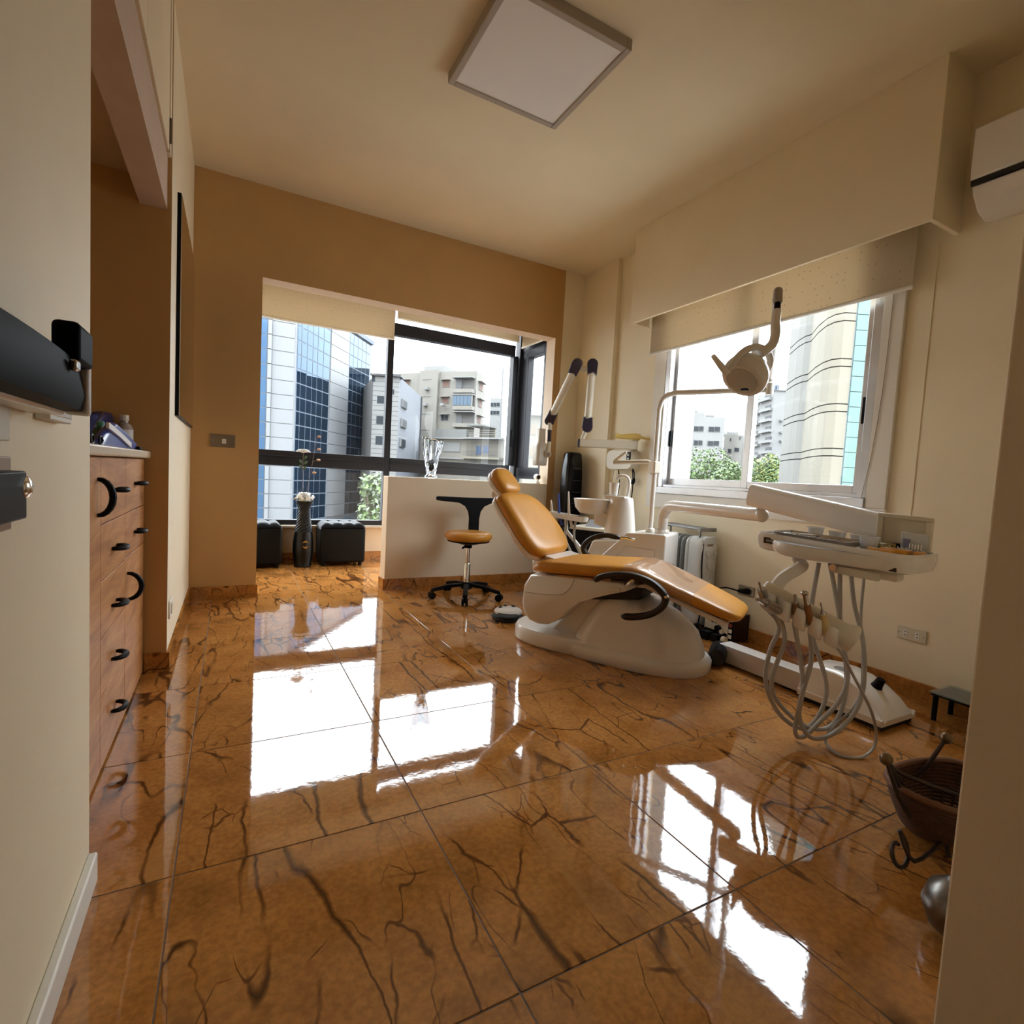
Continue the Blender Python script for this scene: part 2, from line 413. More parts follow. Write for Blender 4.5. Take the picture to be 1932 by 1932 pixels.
# right wall around its window
WY0, WY1, WZ0, WZ1 = 1.545, 3.07, .915, 2.62
b = MB()
b.box((XR, .20, 0), (XR+.16, WY0, H)); b.box((XR, WY1, 0), (XR+.16, YB, H))
b.box((XR, WY0, 0), (XR+.16, WY1, WZ0)); b.box((XR, WY0, WZ1), (XR+.16, WY1, H))
struct(b.build('wall_right', CREAM, None, smooth=False), 'cream wall with the aluminium window')
b = MB()
s = .022
b.box((XR-s, WY0-.10, WZ0+.0005), (XR, WY0, WZ1)); b.box((XR-s, WY1, WZ0+.0005), (XR, WY1+.12, WZ1)); b.box((XR-s, WY0-.10, .805), (XR, WY1+.12, WZ0))
struct(b.build('trim_window_surround', WHITEP, None, smooth=False, bevel=.003), 'cream surround of the aluminium window')
# entrance: reveal at the right, unseen hall behind the photographer, closed in for bounced light
struct(bx('wall_front', CREAM, None, (1.165, .10, 0), (3.12, .405, H), smooth=False, bevel=.004), 'dim cream wall end at the entrance')
struct(bx('wall_hall_right', CREAM, None, (1.9, -1.75, 0), (2.0, .10, H), smooth=False), 'unseen cream wall of the hall')
struct(bx('wall_hall_back', CREAM, None, (-.95, -1.85, 0), (2.0, -1.75, H), smooth=False), 'unseen cream rear wall of the hall')
# pelmet box over the window
b = MB()
PX, PY0, PY1, PZ = 2.705, 1.255, 3.245, 2.21
b.box((PX, PY0, PZ), (PX+.02, PY1, H)); b.box((PX+.02, PY0, PZ), (XR, PY0+.02, H)); b.box((PX+.02, PY1-.02, PZ), (XR, PY1, H))
struct(b.build('trim_pelmet', CREAM, None, smooth=False, bevel=.002), 'deep cream pelmet box above the right window')
# bay
BX0, BX1, BY = -.05, 3.10, 5.70
struct(bx('wall_bay_left', CREAM, None, (BX0-.1, YB+.15, 0), (BX0, BY+.1, 2.78), smooth=False), 'cream side wall of the bay')
struct(bx('ceiling_bay', CEIL, None, (BX0-.1, YB+.15, 2.78), (BX1+.12, BY+.12, 2.90)), 'cream ceiling of the bay')
b = MB(); b.box((BX0, BY, 0), (BX1+.06, BY+.10, .355)); b.box((BX1, YB+.15, 0), (BX1+.10, BY, .355))
struct(b.build('wall_bay_low', HALF, None, smooth=False), 'low wall under the bay window')
struct(bx('trim_bay_sill', mat('stone_sill', (.62, .55, .46), .3), None, (BX0, BY-.09, .355), (BX1, BY+.06, .378), bevel=.003), 'pale stone sill of the bay window')

# ------------------------------------------------------------------ skirting tiles
def skirting(name, segs, label):
    base = thing(name, label, None, (segs[0][0][0], segs[0][0][1], 0), kind='structure')
    for (a, c, nrm) in segs:
        a = Vector((*a, 0)); c = Vector((*c, 0)); n = Vector((*nrm, 0)); d = (c-a); Ln = d.length; d.normalize()
        k = max(1, math.ceil(Ln/.62)); st = Ln/k
        for i in range(k):
            p = a+d*(i*st+.001); q = a+d*((i+1)*st-.001)
            b = MB()
            b.rings([[p+Vector((0, 0, .0)), q, q+n*.011, p+n*.011], [p+Vector((0, 0, .09)), q+Vector((0, 0, .09)), q+n*.011+Vector((0, 0, .088)), p+n*.011+Vector((0, 0, .088))]])
            b.build('tile', SKIRT, base, smooth=False)
skirting('baseboard_left', [((XL, 2.80), (XL, YB), (1, 0)), ((-.33, 2.80), (XL+.011, 2.80), (0, -1))], 'brown marble skirting along the left wall')
skirting('baseboard_back', [((XL+.011, YB), (.175, YB), (0, -1)), ((.175, YB), (.175, YB+.15), (1, 0))], 'brown marble skirting under the tan wall')
skirting('baseboard_half', [((1.12, YB), (2.705, YB), (0, -1)), ((1.12, YB), (1.12, YB+.15), (-1, 0)), ((2.705, YB), (2.915, YB), (0, -1))], 'brown marble skirting round the parapet wall')
skirting('baseboard_right', [((XR, .405), (XR, 3.70), (-1, 0)), ((2.915, 3.70), (2.915, YB), (-1, 0))], 'brown marble skirting under the window wall')
skirting('baseboard_bay', [((BX0, BY), (BX1, BY), (0, -1)), ((BX1, YB+.15), (BX1, BY), (-1, 0))], 'brown marble skirting in the bay')
# white skirting board at the entrance wall
struct(bx('baseboard_entrance', WHITEP, None, (-.27, -1.7, 0), (-.252, 1.43, .07), bevel=.004), 'white painted skirting board by the entrance')

# ------------------------------------------------------------------ bay window (black aluminium)
W1 = thing('window_1', 'black aluminium bay window', None, (1.5, BY, .378), kind='structure')
y0, y1 = BY-.035, BY+.045
def mem(name, a, b_, par=W1, m=BLACKAL, bevel=.004): return bx(name, m, par, a, b_, bevel=bevel)
mem('bottom_rail', (BX0, y0, .378), (BX1, y1, .43))
mem('mullion', (1.453, y0-.006, .378), (1.52, y1, 2.78))
mem('transom', (BX0, y0-.012, .968), (1.453, y1, 1.118)); mem('transom', (1.52, y0-.012, .968), (2.99, y1, 1.118))
mem('bead', (BX0, y0-.02, 1.05), (1.453, y0-.012, 1.066)); mem('bead', (1.52, y0-.02, 1.05), (2.99, y0-.012, 1.066))
mem('top_rail', (1.52, y0-.012, 2.43), (2.99, y1, 2.555))
mem('head', (BX0, y0, 2.71), (BX1, y1, 2.78))
mem('sash_stile', (2.965, y0-.02, 1.118), (3.03, y1, 2.43)); mem('stile', (BX0, y0, .43), (BX0+.06, y1, 2.71))
mem('corner_post', (3.045, y0-.03, .378), (3.13, y1+.01, 2.78))
mem('sash_latch', (2.985, y0-.045, 1.35), (3.01, y0-.02, 1.55), m=BLACKP)
for a, c in (((BX0+.06, .43), (1.453, .968)), ((1.52, .43), (3.045, .968)), ((BX0+.06, 1.118), (1.453, 2.71)), ((1.52, 1.118), (2.965, 2.43)), ((1.52, 2.555), (3.045, 2.71))):
    bx('pane', GLASS, W1, (a[0], BY+.004, a[1]), (c[0], BY+.008, c[1]), smooth=False)
W2 = thing('window_2', 'black aluminium side window of the bay', None, (BX1, 5.0, .378), kind='structure')
xa, xb = BX1-.03, BX1+.05
def mem2(name, ya, yb, za, zb, o=0): return bx(name, BLACKAL, W2, (xa-o, ya, za), (xb, yb, zb), bevel=.004)
mem2('bottom_rail', 4.36, 5.66, .378, .43); mem2('transom', 4.36, 5.66, .968, 1.10, .01); mem2('head', 4.36, 5.66, 2.47, 2.78)
mem2('stile', 5.47, 5.62, 1.10, 2.47); mem2('sash_stile', 4.99, 5.10, 1.10, 2.40, .012); mem2('stile', 4.36, 4.45, .43, 2.47)
mem2('sash_rail', 5.10, 5.47, 2.39, 2.47, .012)
for a in ((5.10, 5.47, 1.10, 2.39), (4.45, 4.99, 1.10, 2.47), (4.45, 5.66, .43, .968)):
    bx('pane', GLASS, W2, (BX1+.004, a[0], a[2]), (BX1+.008, a[1], a[3]), smooth=False)

# ------------------------------------------------------------------ right window (aluminium sliding)
W3 = thing('window_3', 'silver aluminium sliding window', None, (XR, 2.3, WZ0), kind='structure')
def m3(name, ya, yb, za, zb, x0_=0., x1_=.06): return bx(name, ALU, W3, (XR-.012+x0_, ya, za), (XR-.012+x1_, yb, zb), bevel=.003)
m3('sill_frame', WY0, WY1, WZ0, .965, -.02, .10); m3('sill_track', WY0+.04, WY1-.04, .965, .985, .0, .09)
m3('jamb', WY0, WY0+.045, .965, WZ1, -.006, .10); m3('jamb', WY1-.045, WY1, .965, WZ1, -.006, .10); m3('head', WY0+.045, WY1-.045, WZ1-.05, WZ1, 0, .10)
# far sash (nearer the bay) and near sash
m3('sash_stile', 3.00, 3.03, .985, 2.57, .05, .08); m3('sash_stile', 2.30, 2.362, .985, 2.57, .05, .08); m3('sash_rail', 2.36, 3.00, .985, 1.035, .05, .08)
m3('sash_stile', 2.285, 2.335, .985, 2.57, .015, .045); m3('sash_stile', 1.58, 1.625, .985, 2.57, .015, .045); m3('sash_rail', 1.625, 2.285, .985, 1.03, .015, .045)
bx('handle', BLACKP, W3, (XR-.008, 1.594, 1.36), (XR+.004, 1.61, 1.50), bevel=.002); bx('handle', BLACKP, W3, (XR+.02, 3.008, 1.28), (XR+.04, 3.022, 1.40), bevel=.002)
bx('pane', GLASS, W3, (XR+.052, 2.36, 1.035), (XR+.056, 3.00, 2.57), smooth=False); bx('pane', GLASS, W3, (XR+.017, 1.625, 1.03), (XR+.021, 2.285, 2.57), smooth=False)

# ------------------------------------------------------------------ roller blinds
def blind(name, label, a, c, z0, z1, nrm, roll=True):
    """a, c: plan end points; cloth hangs between z0 and z1"""
    t = thing(name, label, 'blind', (*((Vector(a)+Vector(c))/2), z0))
    a = Vector((*a, 0)); c = Vector((*c, 0)); n = Vector((*nrm, 0)); d = (c-a).normalized()
    Z = Vector((0, 0, 1)); b = MB()
    b.rings([[a+Z*z0, c+Z*z0, c+n*.0015+Z*z0, a+n*.0015+Z*z0], [a+Z*z1, c+Z*z1, c+n*.0015+Z*z1, a+n*.0015+Z*z1]])
    b.build('cloth', BLINDF2, t, smooth=False)
    MB().tube([a+Z*(z0-.008)+n*.001, c+Z*(z0-.008)+n*.001], .0105, 10).build('bottom_bar', WHITEP, t)
    if roll:
        MB().tube([a+Z*(z1+.03)-d*0+n*.02, c+Z*(z1+.03)+n*.02], .028, 16).build('roller', BLINDF2, t)
    return t
m = bpy.data.materials.new('blind_cloth'); m.use_nodes = True; t_ = m.node_tree; t_.nodes.clear()
o_ = t_.nodes.new('ShaderNodeOutputMaterial'); d_ = t_.nodes.new('ShaderNodeBsdfDiffuse'); tl = t_.nodes.new('ShaderNodeBsdfTranslucent'); mi_ = t_.nodes.new('ShaderNodeMixShader')
c_ = t_.nodes.new('ShaderNodeTexCoord'); vr = t_.nodes.new('ShaderNodeTexVoronoi'); vr.inputs['Scale'].default_value = 26; vr.inputs['Randomness'].default_value = .35
t_.links.new(c_.outputs['Object'], vr.inputs['Vector'])
rp = t_.nodes.new('ShaderNodeValToRGB'); rp.color_ramp.elements[0].position = .10; rp.color_ramp.elements[0].color = (.50, .40, .27, 1); rp.color_ramp.elements[1].position = .16; rp.color_ramp.elements[1].color = (.66, .56, .41, 1)
t_.links.new(vr.outputs['Distance'], rp.inputs[0])
t_.links.new(rp.outputs[0], d_.inputs[0]); t_.links.new(rp.outputs[0], tl.inputs[0]); mi_.inputs[0].default_value = .30
t_.links.new(d_.outputs[0], mi_.inputs[1]); t_.links.new(tl.outputs[0], mi_.inputs[2]); t_.links.new(mi_.outputs[0], o_.inputs[0])
BLINDF2 = m
blind('roller_blind', 'patterned cream roller blind hanging below the pelmet', (2.885, 1.395), (2.885, 3.20), 2.005, 2.50, (1, 0))
blind('roller_blind', 'cream roller blind half over the left bay pane', (BX0+.02, 5.60), (1.50, 5.60), 2.375, 2.70, (0, 1))
blind('roller_blind', 'short cream roller blind above the vase window', (1.525, 5.60), (3.0, 5.60), 2.60, 2.70, (0, 1))
blind('roller_blind', 'short cream roller blind on the narrow side window', (3.02, 4.5), (3.02, 5.56), 2.52, 2.70, (1, 0))
MB().tube(catmull([(2.935, 1.50, 2.2), (2.934, 1.505, 1.6), (2.934, 1.53, 1.2), (2.934, 1.56, .95), (2.934, 1.53, .84)], 6), .0018, 5).build('blind_cord', mat('cord', (.40, .30, .2), .7), None)
tag(bpy.data.objects['blind_cord'], 'thin brown pull cord hanging beside the right window', 'cord')
tag(MB().tube([(XR-.002, 1.335, .86), (XR-.002, 1.335, 2.2)], .0022, 6).build('wall_crease', CREAM, None), 'thin cream rod drawn for a faint crease running up beside the right window', 'crease')  # thin rod added to draw a faint crease in the wall

# ------------------------------------------------------------------ dental chair (local x towards the feet, y away from the camera)
CH = Vector((1.954, 2.375, 0)); CA = math.radians(-60)
def G(u, v, z): return CH + Vector((u*math.cos(CA)-v*math.sin(CA), u*math.sin(CA)+v*math.cos(CA), z))
def oval(u0, u1, hw, z, n=28, e0=2.6, e1=2.2, v0=0.):
    """closed plan curve: blunt at u0, rounder at u1"""
    cu, a = (u0+u1)/2, (u1-u0)/2; out = []
    for i in range(n):
        t = 2*PI*i/n; c, s_ = math.cos(t), math.sin(t); e = e1 if c > 0 else e0
        out.append((cu+a*math.copysign(abs(c)**(2/e), c), v0+hw*math.copysign(abs(s_)**(2/e), s_), z))
    return out
chair = thing('dental_chair', 'reclined dental chair with orange upholstery and white shell base', 'dental chair', CH, CA)
b = MB(); b.rings([oval(-.555, .10, .25, 0), oval(-.565, .10, .26, .012), oval(-.565, .10, .26, .075), oval(-.555, .10, .25, .09), oval(-.50, .06, .20, .094)])
b.build('foot_plate', SHELL, chair, local=True)
b = MB(); b.rings([oval(-.175, .585, .262, 0, 36, 5, 2.3), oval(-.18, .59, .268, .008, 36, 5, 2.3), oval(-.18, .59, .268, .052, 36, 5, 2.3), oval(-.17, .58, .258, .066, 36, 5, 2.3), oval(-.142, .555, .232, .074, 36, 5, 2.4),
                   oval(-.125, .545, .222, .12, 36, 5, 2.4), oval(-.09, .515, .21, .19, 36, 5, 2.4), oval(-.055, .455, .20, .25, 36, 4.5, 2.4), oval(-.02, .365, .185, .30, 36, 4, 2.4), oval(.005, .265, .165, .335, 36, 3.5, 2.3), oval(.05, .185, .12, .357, 36, 3, 2.3), oval(.09, .14, .06, .365, 36, 3, 2.2)])
b.build('base_cover', SHELL, chair, local=True, angle=50)
b = MB(); b.prism([(-.30, .085), (-.02, .085), (.14, .37), (.03, .40), (-.10, .30)], lambda u, z: Vector((u, -.13, z)), lambda u, z: Vector((u, .13, z)))
b.build('lift_arm', SHELL, chair, local=True, bevel=.012)
b = MB(); b.prism([(-.06, .31), (.24, .36), (.27, .44), (-.04, .41)], lambda u, z: Vector((u, -.165, z)), lambda u, z: Vector((u, .165, z)))
b.build('lift_bellows', RUBBER, chair, local=True, bevel=.008)
SK = [(-.392, .415), (-.432, .35), (-.44, .25), (-.425, .185), (-.385, .148), (-.33, .136), (-.265, .142), (-.20, .178), (-.135, .248), (-.07, .305), (.03, .352), (.12, .388), (.205, .418), (.25, .448), (.0, .442), (-.2, .432)]
def inset(poly, d):
    n = len(poly); cx_ = sum(p[0] for p in poly)/n; cz_ = sum(p[1] for p in poly)/n
    return [(p[0]+(cx_-p[0])*d*2.2, p[1]+(cz_-p[1])*d*3) for p in poly]
b = MB(); b.rings([[Vector((u, v, z)) for u, z in (inset(SK, d) if d else SK)] for v, d in ((-.252, .03), (-.245, .008), (-.235, 0), (.235, 0), (.245, .008), (.252, .03))])
sk = b.build('seat_skirt', SHELL, chair, local=True, angle=55)
MB().tube(catmull([(-.43, -.253, .31), (-.30, -.2535, .315), (-.18, -.2535, .335), (-.13, -.2535, .38), (-.11, -.2535, .43)], 8), .0022, 6).build('seam_groove', mat('seam_grey', (.45, .42, .38), .5), sk, local=True)
def pad_ring(u, zb, zt, hw, r=.03, n=24):
    out = []; h = (zt-zb)/2; zc = (zt+zb)/2
    for i in range(n):
        t = 2*PI*i/n; c, s_ = math.cos(t), math.sin(t)
        out.append(Vector((u, hw*math.copysign(abs(c)**.42, c), zc+h*math.copysign(abs(s_)**.62, s_) + (-.010*(1-(c*c)) if s_ > 0 else 0))))
    return out
SEAT = [(-.405, .437, .452, .17), (-.398, .426, .470, .205), (-.375, .422, .492, .232), (-.33, .424, .515, .243), (-.22, .43, .527, .247), (-.05, .44, .535, .248), (.10, .452, .548, .247), (.20, .462, .556, .245), (.27, .452, .540, .242), (.36, .425, .508, .235), (.47, .390, .470, .226), (.58, .354, .432, .214), (.66, .330, .402, .198), (.705, .322, .384, .176), (.728, .326, .368, .145), (.737, .336, .354, .10)]
b = MB(); b.rings([pad_ring(*r) for r in SEAT]); seat = b.build('seat_cushion', ORANGE, chair, local=True, angle=70)
MB().tube([(-.22, -.2475, .437), (-.05, -.2485, .447), (.10, -.2475, .459)], .0025, 6).build('seat_piping', ORANGE, seat, local=True)
CLEARPL = glass_mat('clear_vinyl', (.96, .93, .90), 1.6, .07, .16)
b = MB(); rr = []
for u in [.16+.04*i for i in range(10)]:
    for (u0, a0, b0, w0), (u1, a1, b1, w1) in zip(SEAT, SEAT[1:]):
        if u0 <= u <= u1:
            t = (u-u0)/(u1-u0); rg = pad_ring(u, a0+(a1-a0)*t, b0+(b1-b0)*t, w0+(w1-w0)*t)
            zc = (a0+a1+b0+b1)/4
            wob = .0016*math.sin(u*70)
            rr.append([Vector((p.x, p.y*1.012, zc+(p.z-zc)*1.05+.001+wob*(.5+.5*math.sin(k*2.1)))) for k, p in enumerate(rg)])
            break
b.rings(rr, cap=False); b.build('vinyl_foot_cover', CLEARPL, chair, local=True, angle=80)
b = MB(); b.prism([(.16, .425), (.27, .43), (.47, .365), (.67, .302), (.69, .322), (.47, .392), (.27, .455)], lambda u, z: Vector((u, -.19, z)), lambda u, z: Vector((u, .19, z)))
b.build('leg_rest_shell', SHELL, chair, local=True, bevel=.008)
# backrest: outline in (across, along) on the reclined plane
BA = Vector((-.39, 0, .515)); BD = Vector((-.663, 0, .7486)); BN = Vector((.7486, 0, .663))
def BP(v, s_, o): return BA + BD*s_ + Vector((0, v, 0)) + BN*o
def slab(outl, offs, cx_=0., cs=.2):
    """rings of a padded board: offs = list of (offset, scale)"""
    pts = catmull([(p[0], p[1], 0) for p in outl], 4, True); R = []
    for o, k in offs: R.append([BP(cx_+(p.x-cx_)*k, cs+(p.y-cs)*(1-(1-k)*.8), o) for p in pts])
    return R
BO = [(-.15, -.012), (-.235, .035), (-.262, .13), (-.250, .25), (-.243, .36), (-.225, .43), (-.15, .452), (0, .452), (.13, .428), (.215, .35), (.252, .24), (.250, .13), (.215, .03), (.13, -.015), (0, -.018)]
b = MB(); R = slab(BO, [(-.012, .97), (0, 1.0), (.022, 1.0), (.042, .97), (.055, .90), (.060, .78), (.058, .5), (.056, .15)]); b.rings(R)
b.build('backrest_cushion', ORANGE, chair, local=True, angle=75)
b = MB(); b.rings(slab(BO, [(-.052, .80), (-.048, .92), (-.036, 1.0), (-.013, 1.025), (-.004, 1.02)])); b.build('backrest_shell', SHELL, chair, local=True, angle=60)
HO = [(-.12, .468), (-.142, .53), (-.130, .60), (-.085, .645), (0, .655), (.06, .640), (.088, .59), (.085, .52), (.055, .468), (-.03, .455)]
b = MB(); b.rings(slab(HO, [(-.008, .93), (.006, 1.0), (.030, 1.0), (.048, .92), (.058, .72), (.062, .4), (.062, .1)], -.03, .555)); b.build('headrest_cushion', ORANGE, chair, local=True, angle=75)
b = MB(); b.rings(slab(HO, [(-.035, .8), (-.028, .96), (-.010, 1.03), (.002, 1.02)], -.03, .555)); hs = b.build('headrest_shell', SHELL, chair, local=True, angle=60)
b = MB(); b.tube([BP(-.03, .40, -.03), BP(-.03, .50, -.035), BP(-.03, .56, -.028)], .013, 10); b.cyl(BP(-.09, .50, -.045), BP(.03, .50, -.045), .022); b.build('headrest_bracket', SHELL, chair, local=True)
MB().cyl(BP(-.112, .50, -.045), BP(-.09, .50, -.045), .026).build('tilt_knob', SHELL2, hs, local=True)
b = MB(); b.prism([(-.46, .40), (-.32, .40), (-.30, .50), (-.40, .53), (-.47, .47)], lambda u, z: Vector((u, -.10, z)), lambda u, z: Vector((u, .10, z))); b.build('backrest_hinge', SHELL, chair, local=True, bevel=.01)
b = MB(); b.cbox((-.31, .03, .506), (.10, .34, .012), RY(.2)); b.build('hinge_flap', SHELL, chair, local=True, bevel=.003)
# armrests: bowed dark bands
def arm(path, v, w=.05, t=.034):
    P = catmull([(u, v, z) for u, z in path], 6); b = MB(); m_ = len(P); R = []
    for i, p in enumerate(P):
        tg = (P[min(i+1, m_-1)]-P[max(i-1, 0)]).normalized(); nn = Vector((-tg.z, 0, tg.x)); k = min(1, .45+.55*min(i, m_-1-i)/2.5)
        R.append([p + nn*(t/2*k*math.copysign(abs(math.cos(2*PI*j/12))**.7, math.cos(2*PI*j/12))) + Vector((0, w/2*k*math.copysign(abs(math.sin(2*PI*j/12))**.7, math.sin(2*PI*j/12)), 0)) for j in range(12)])
    b.rings(R); return b
a1 = arm([(.036, .452), (.075, .480), (.155, .502), (.25, .507), (.335, .488), (.395, .448), (.412, .415), (.395, .372), (.34, .328), (.26, .300), (.195, .293)], -.31).build('armrest', DARKBRN, chair, local=True, angle=60)
MB().cyl((.415, -.335, .43), (.43, -.335, .44), .008).build('pivot_pin', CHROME, a1, local=True)
MB().tube([(.16, -.20, .43), (.20, -.27, .45), (.25, -.295, .495)], .012, 8).build('armrest_bracket', CHROME, a1, local=True)
a2 = arm([(-.06, .625), (-.137, .634), (-.205, .625), (-.268, .594), (-.307, .55), (-.304, .515), (-.275, .485), (-.22, .47)], .31).build('armrest', DARKBRN, chair, local=True, angle=60)
MB().tube([(-.075, .31, .625), (-.03, .315, .632), (.02, .34, .62)], .010, 8).build('armrest_bracket', CHROME, a2, local=True)
bx('release_latch', SHELL2, chair, (.10, -.262, .40), (.16, -.248, .425), bevel=.004, local=True)

# ------------------------------------------------------------------ foot control under the backrest

fc = thing('foot_control', 'round black and white foot control beside the chair base', 'foot pedal', (1.70, 3.12, 0))
FX = Vector((1.70, 3.12, 0))
MB().lathe([(.10, 0), (.108, .006), (.108, .026), (.10, .032)], FX, 28).build('base', RUBBER, fc)
b = MB(); b.lathe([(.098, .032), (.098, .045), (.085, .058), (.05, .064), (.001, .065)], FX+Vector((.025, .045, 0)), 28); b.build('cover', mat('white_metal_cover', (.75, .73, .70), .3), fc)
for a in (.4, 1.5, 2.6): MB().ball(FX+Vector((.025+.055*math.cos(a), .045+.055*math.sin(a), .062)), .014, 10).build('button', RUBBER, fc)
MB().lathe([(.075, .030), (.078, .036), (.07, .044), (.001, .046)], FX+Vector((-.03, -.05, 0)), 24).build('tread', BLACKP, fc)

# ------------------------------------------------------------------ delivery unit with spittoon
unit = thing('dental_unit', 'white floor-standing dental unit with spittoon tower behind the chair', 'dental unit', G(-.05, .58, 0), CA)
def UX(poly, v0, v1):
    b = MB(); b.prism(poly, lambda u, z: G(u, v0, z), lambda u, z: G(u, v1, z)); return b
UX([(-.27, 0), (-.27, .44), (-.06, .655), (.185, .665), (.195, .655), (.195, 0)], .42, .74).build('cabinet', SHELL, unit, bevel=.01)
UX([(-.40, 0), (-.36, .46), (-.315, .575), (-.10, .60), (-.24, .40), (-.24, 0)], .46, .74).build('side_cover', SHELL, unit, bevel=.012)
b = MB(); P = [G(-.20, .4195, .40), G(-.06, .4195, .565), G(.13, .4195, .56), G(.145, .4195, .40)]; b.tube(P, .002, 5); b.build('panel_seam', mat('seam_grey', (.45, .42, .38), .5), unit)
b = MB(); b.lathe([(.108, .62), (.106, .66), (.098, .72), (.088, .80), (.080, .86), (.074, .876), (.060, .88)], G(-.175, .60, 0), 26); tw = b.build('spittoon_tower', SHELL, unit)
b = MB(); b.cbox(G(-.20, .57, .878), (.15, .11, .016), RZ(CA)); b.build('cup_shelf', SHELL, unit, bevel=.006)
b = MB(); b.lathe([(.03, .745), (.085, .752), (.118, .79), (.130, .845), (.132, .852), (.127, .852), (.112, .80), (.08, .765), (.001, .758)], G(-.385, .58, 0), 30); b.build('rinse_bowl', SHELL, unit, angle=60)
b = MB(); b.strip([G(-.36, .58, .735), G(-.28, .59, .71), G(-.2, .60, .69)], [(-.055, -.02), (.055, -.02), (.055, .02), (-.055, .02)], (0, 0, 1)); b.build('bowl_bracket', SHELL, unit, bevel=.008)
MB().tube(catmull([G(-.14, .60, .86), G(-.13, .60, .95), G(-.135, .60, 1.0), G(-.16, .595, 1.025), G(-.20, .59, 1.02), G(-.215, .588, 1.0)], 6), .0125, 10).build('cup_filler', SHELL, unit)
MB().tube(catmull([G(-.24, .60, .855), G(-.26, .595, .90), G(-.285, .59, .895), G(-.30, .585, .86)], 5), .007, 8).build('bowl_rinser', CHROME, unit)
MB().lathe([(.030, .662), (.030, .682), (.022, .69)], G(.05, .56, 0), 20).build('pole_collar', SHELL, unit)
MB().lathe([(.048, .662), (.048, .675), (.040, .69)], G(.14, .52, 0), 20).build('arm_collar', SHELL, unit)
# assistant's arm
h0, h1 = G(-.72, .62, .715), G(-.44, .62, .695)
asst = MB(); asst.strip([h0, h1], [(-.055, -.018), (.03, -.018), (.055, .012), (.02, .024), (-.05, .024)], G(0, 1, 0)-G(0, 0, 0)); asst = asst.build('assistant_holder', SHELL, unit, bevel=.006)
MB().tube([G(-.60, .62, .695), G(-.595, .63, .60), G(-.42, .62, .44), G(-.30, .60, .30)], .014, 10).build('assistant_arm', SHELL, unit)
b = MB(); b.cbox(G(-.475, .59, .722), (.03, .035, .004), RZ(CA)); b.build('keypad', BLACKP, asst)
for k, (u, col, hgt) in enumerate(((-.70, SHELL2, .09), (-.64, mat('blue_tip', (.03, .07, .35), .4), .14), (-.56, SHELL, .16))):
    i_ = MB(); i_.tube([G(u+.02, .60, .64), G(u, .58, .735), G(u-.012, .575, .735+hgt)], [.010, .010, .005], 8); i_ = i_.build('suction_tip', col, asst)
for u in (-.66, -.58, -.51):
    MB().tube(catmull([G(u, .60, .70), G(u+.01, .57, .55), G(u+.10, .58, .40), G(u+.22, .60, .28)], 6), .009, 7).build('suction_hose', GREYHOSE, unit)

# paper cup standing on the shelf
b = MB(); b.lathe([(.026, 0), (.034, .088), (.036, .09), (.032, .088), (.025, .003), (.001, .003)], G(-.225, .57, .887), 20)
tag(b.build('paper_cup', mat('paper_white', (.85, .83, .80), .6), None), 'white paper cup on the spittoon tower', 'cup')

# ------------------------------------------------------------------ operating light on its pole
lamp = thing('operating_light', 'white dental operating light on a tall bent pole', 'dental light', G(.05, .56, .682), 0)
pb = G(.05, .56, .691); e0 = at('z', 1.575, 1262, 737); e1 = at('z', 1.575, 1452, 735)
top = Vector((pb.x, pb.y, 1.575)); dr = (e1-top).normalized()
bend = [top+Vector((0, 0, -.11)), top+Vector((0, 0, -.045))+dr*.018, top+Vector((0, 0, -.015))+dr*.05, top+dr*.11]
MB().tube([pb, Vector((pb.x, pb.y, 1.2)), *catmull(bend, 6), e1], .0165, 14).build('pole', SHELL, lamp)
bx('pole_clamp', SHELL2, lamp, (pb.x-.03, pb.y-.03, 1.05), (pb.x+.03, pb.y+.03, 1.13), bevel=.008)
MB().cyl(e1+Vector((0, 0, -.03)), e1+Vector((0, 0, .035)), .022).build('arm_joint', SHELL, lamp)
D = 2.20
knob = deep(2.28, 1468, 556); J = e1+Vector((0, 0, .04))
b = MB(); b.tube([J, J+Vector((0, 0, .03)), J.lerp(knob, .5), knob+Vector((.03, .03, -.005)), knob], [.018, .018, .016, .016, .016], 12); b.build('balance_arm', SHELL, lamp)
b = MB(); b.cyl(deep(2.25, 1468, 549), deep(2.25, 1467, 572), .019, .019); b.ball(deep(2.25, 1468, 550), .019, 12); b.build('knuckle', mat('grey_cap', (.42, .38, .33), .4), lamp)
MB().tube([deep(2.245, 1467, 570), deep(2.24, 1466, 590)], .013, 12).build('sleeve', BLACKP, lamp)
b = MB(); b.tube(catmull([deep(2.235, 1466, 585), deep(2.23, 1463, 610), deep(2.22, 1463, 630), deep(2.20, 1458, 648), deep(2.19, 1446, 660), deep(2.19, 1434, 668)], 5), [.018]*6+[.0195]*20, 14); b.build('neck', SHELL, lamp)
yk = catmull([deep(2.12, 1372, 700), deep(2.13, 1386, 681), deep(2.15, 1405, 662), deep(2.18, 1428, 655), deep(2.22, 1447, 664), deep(2.26, 1453, 682), deep(2.28, 1447, 700), deep(2.28, 1440, 715)], 5)
MB().tube(yk, .0145, 12).build('yoke', SHELL, lamp)
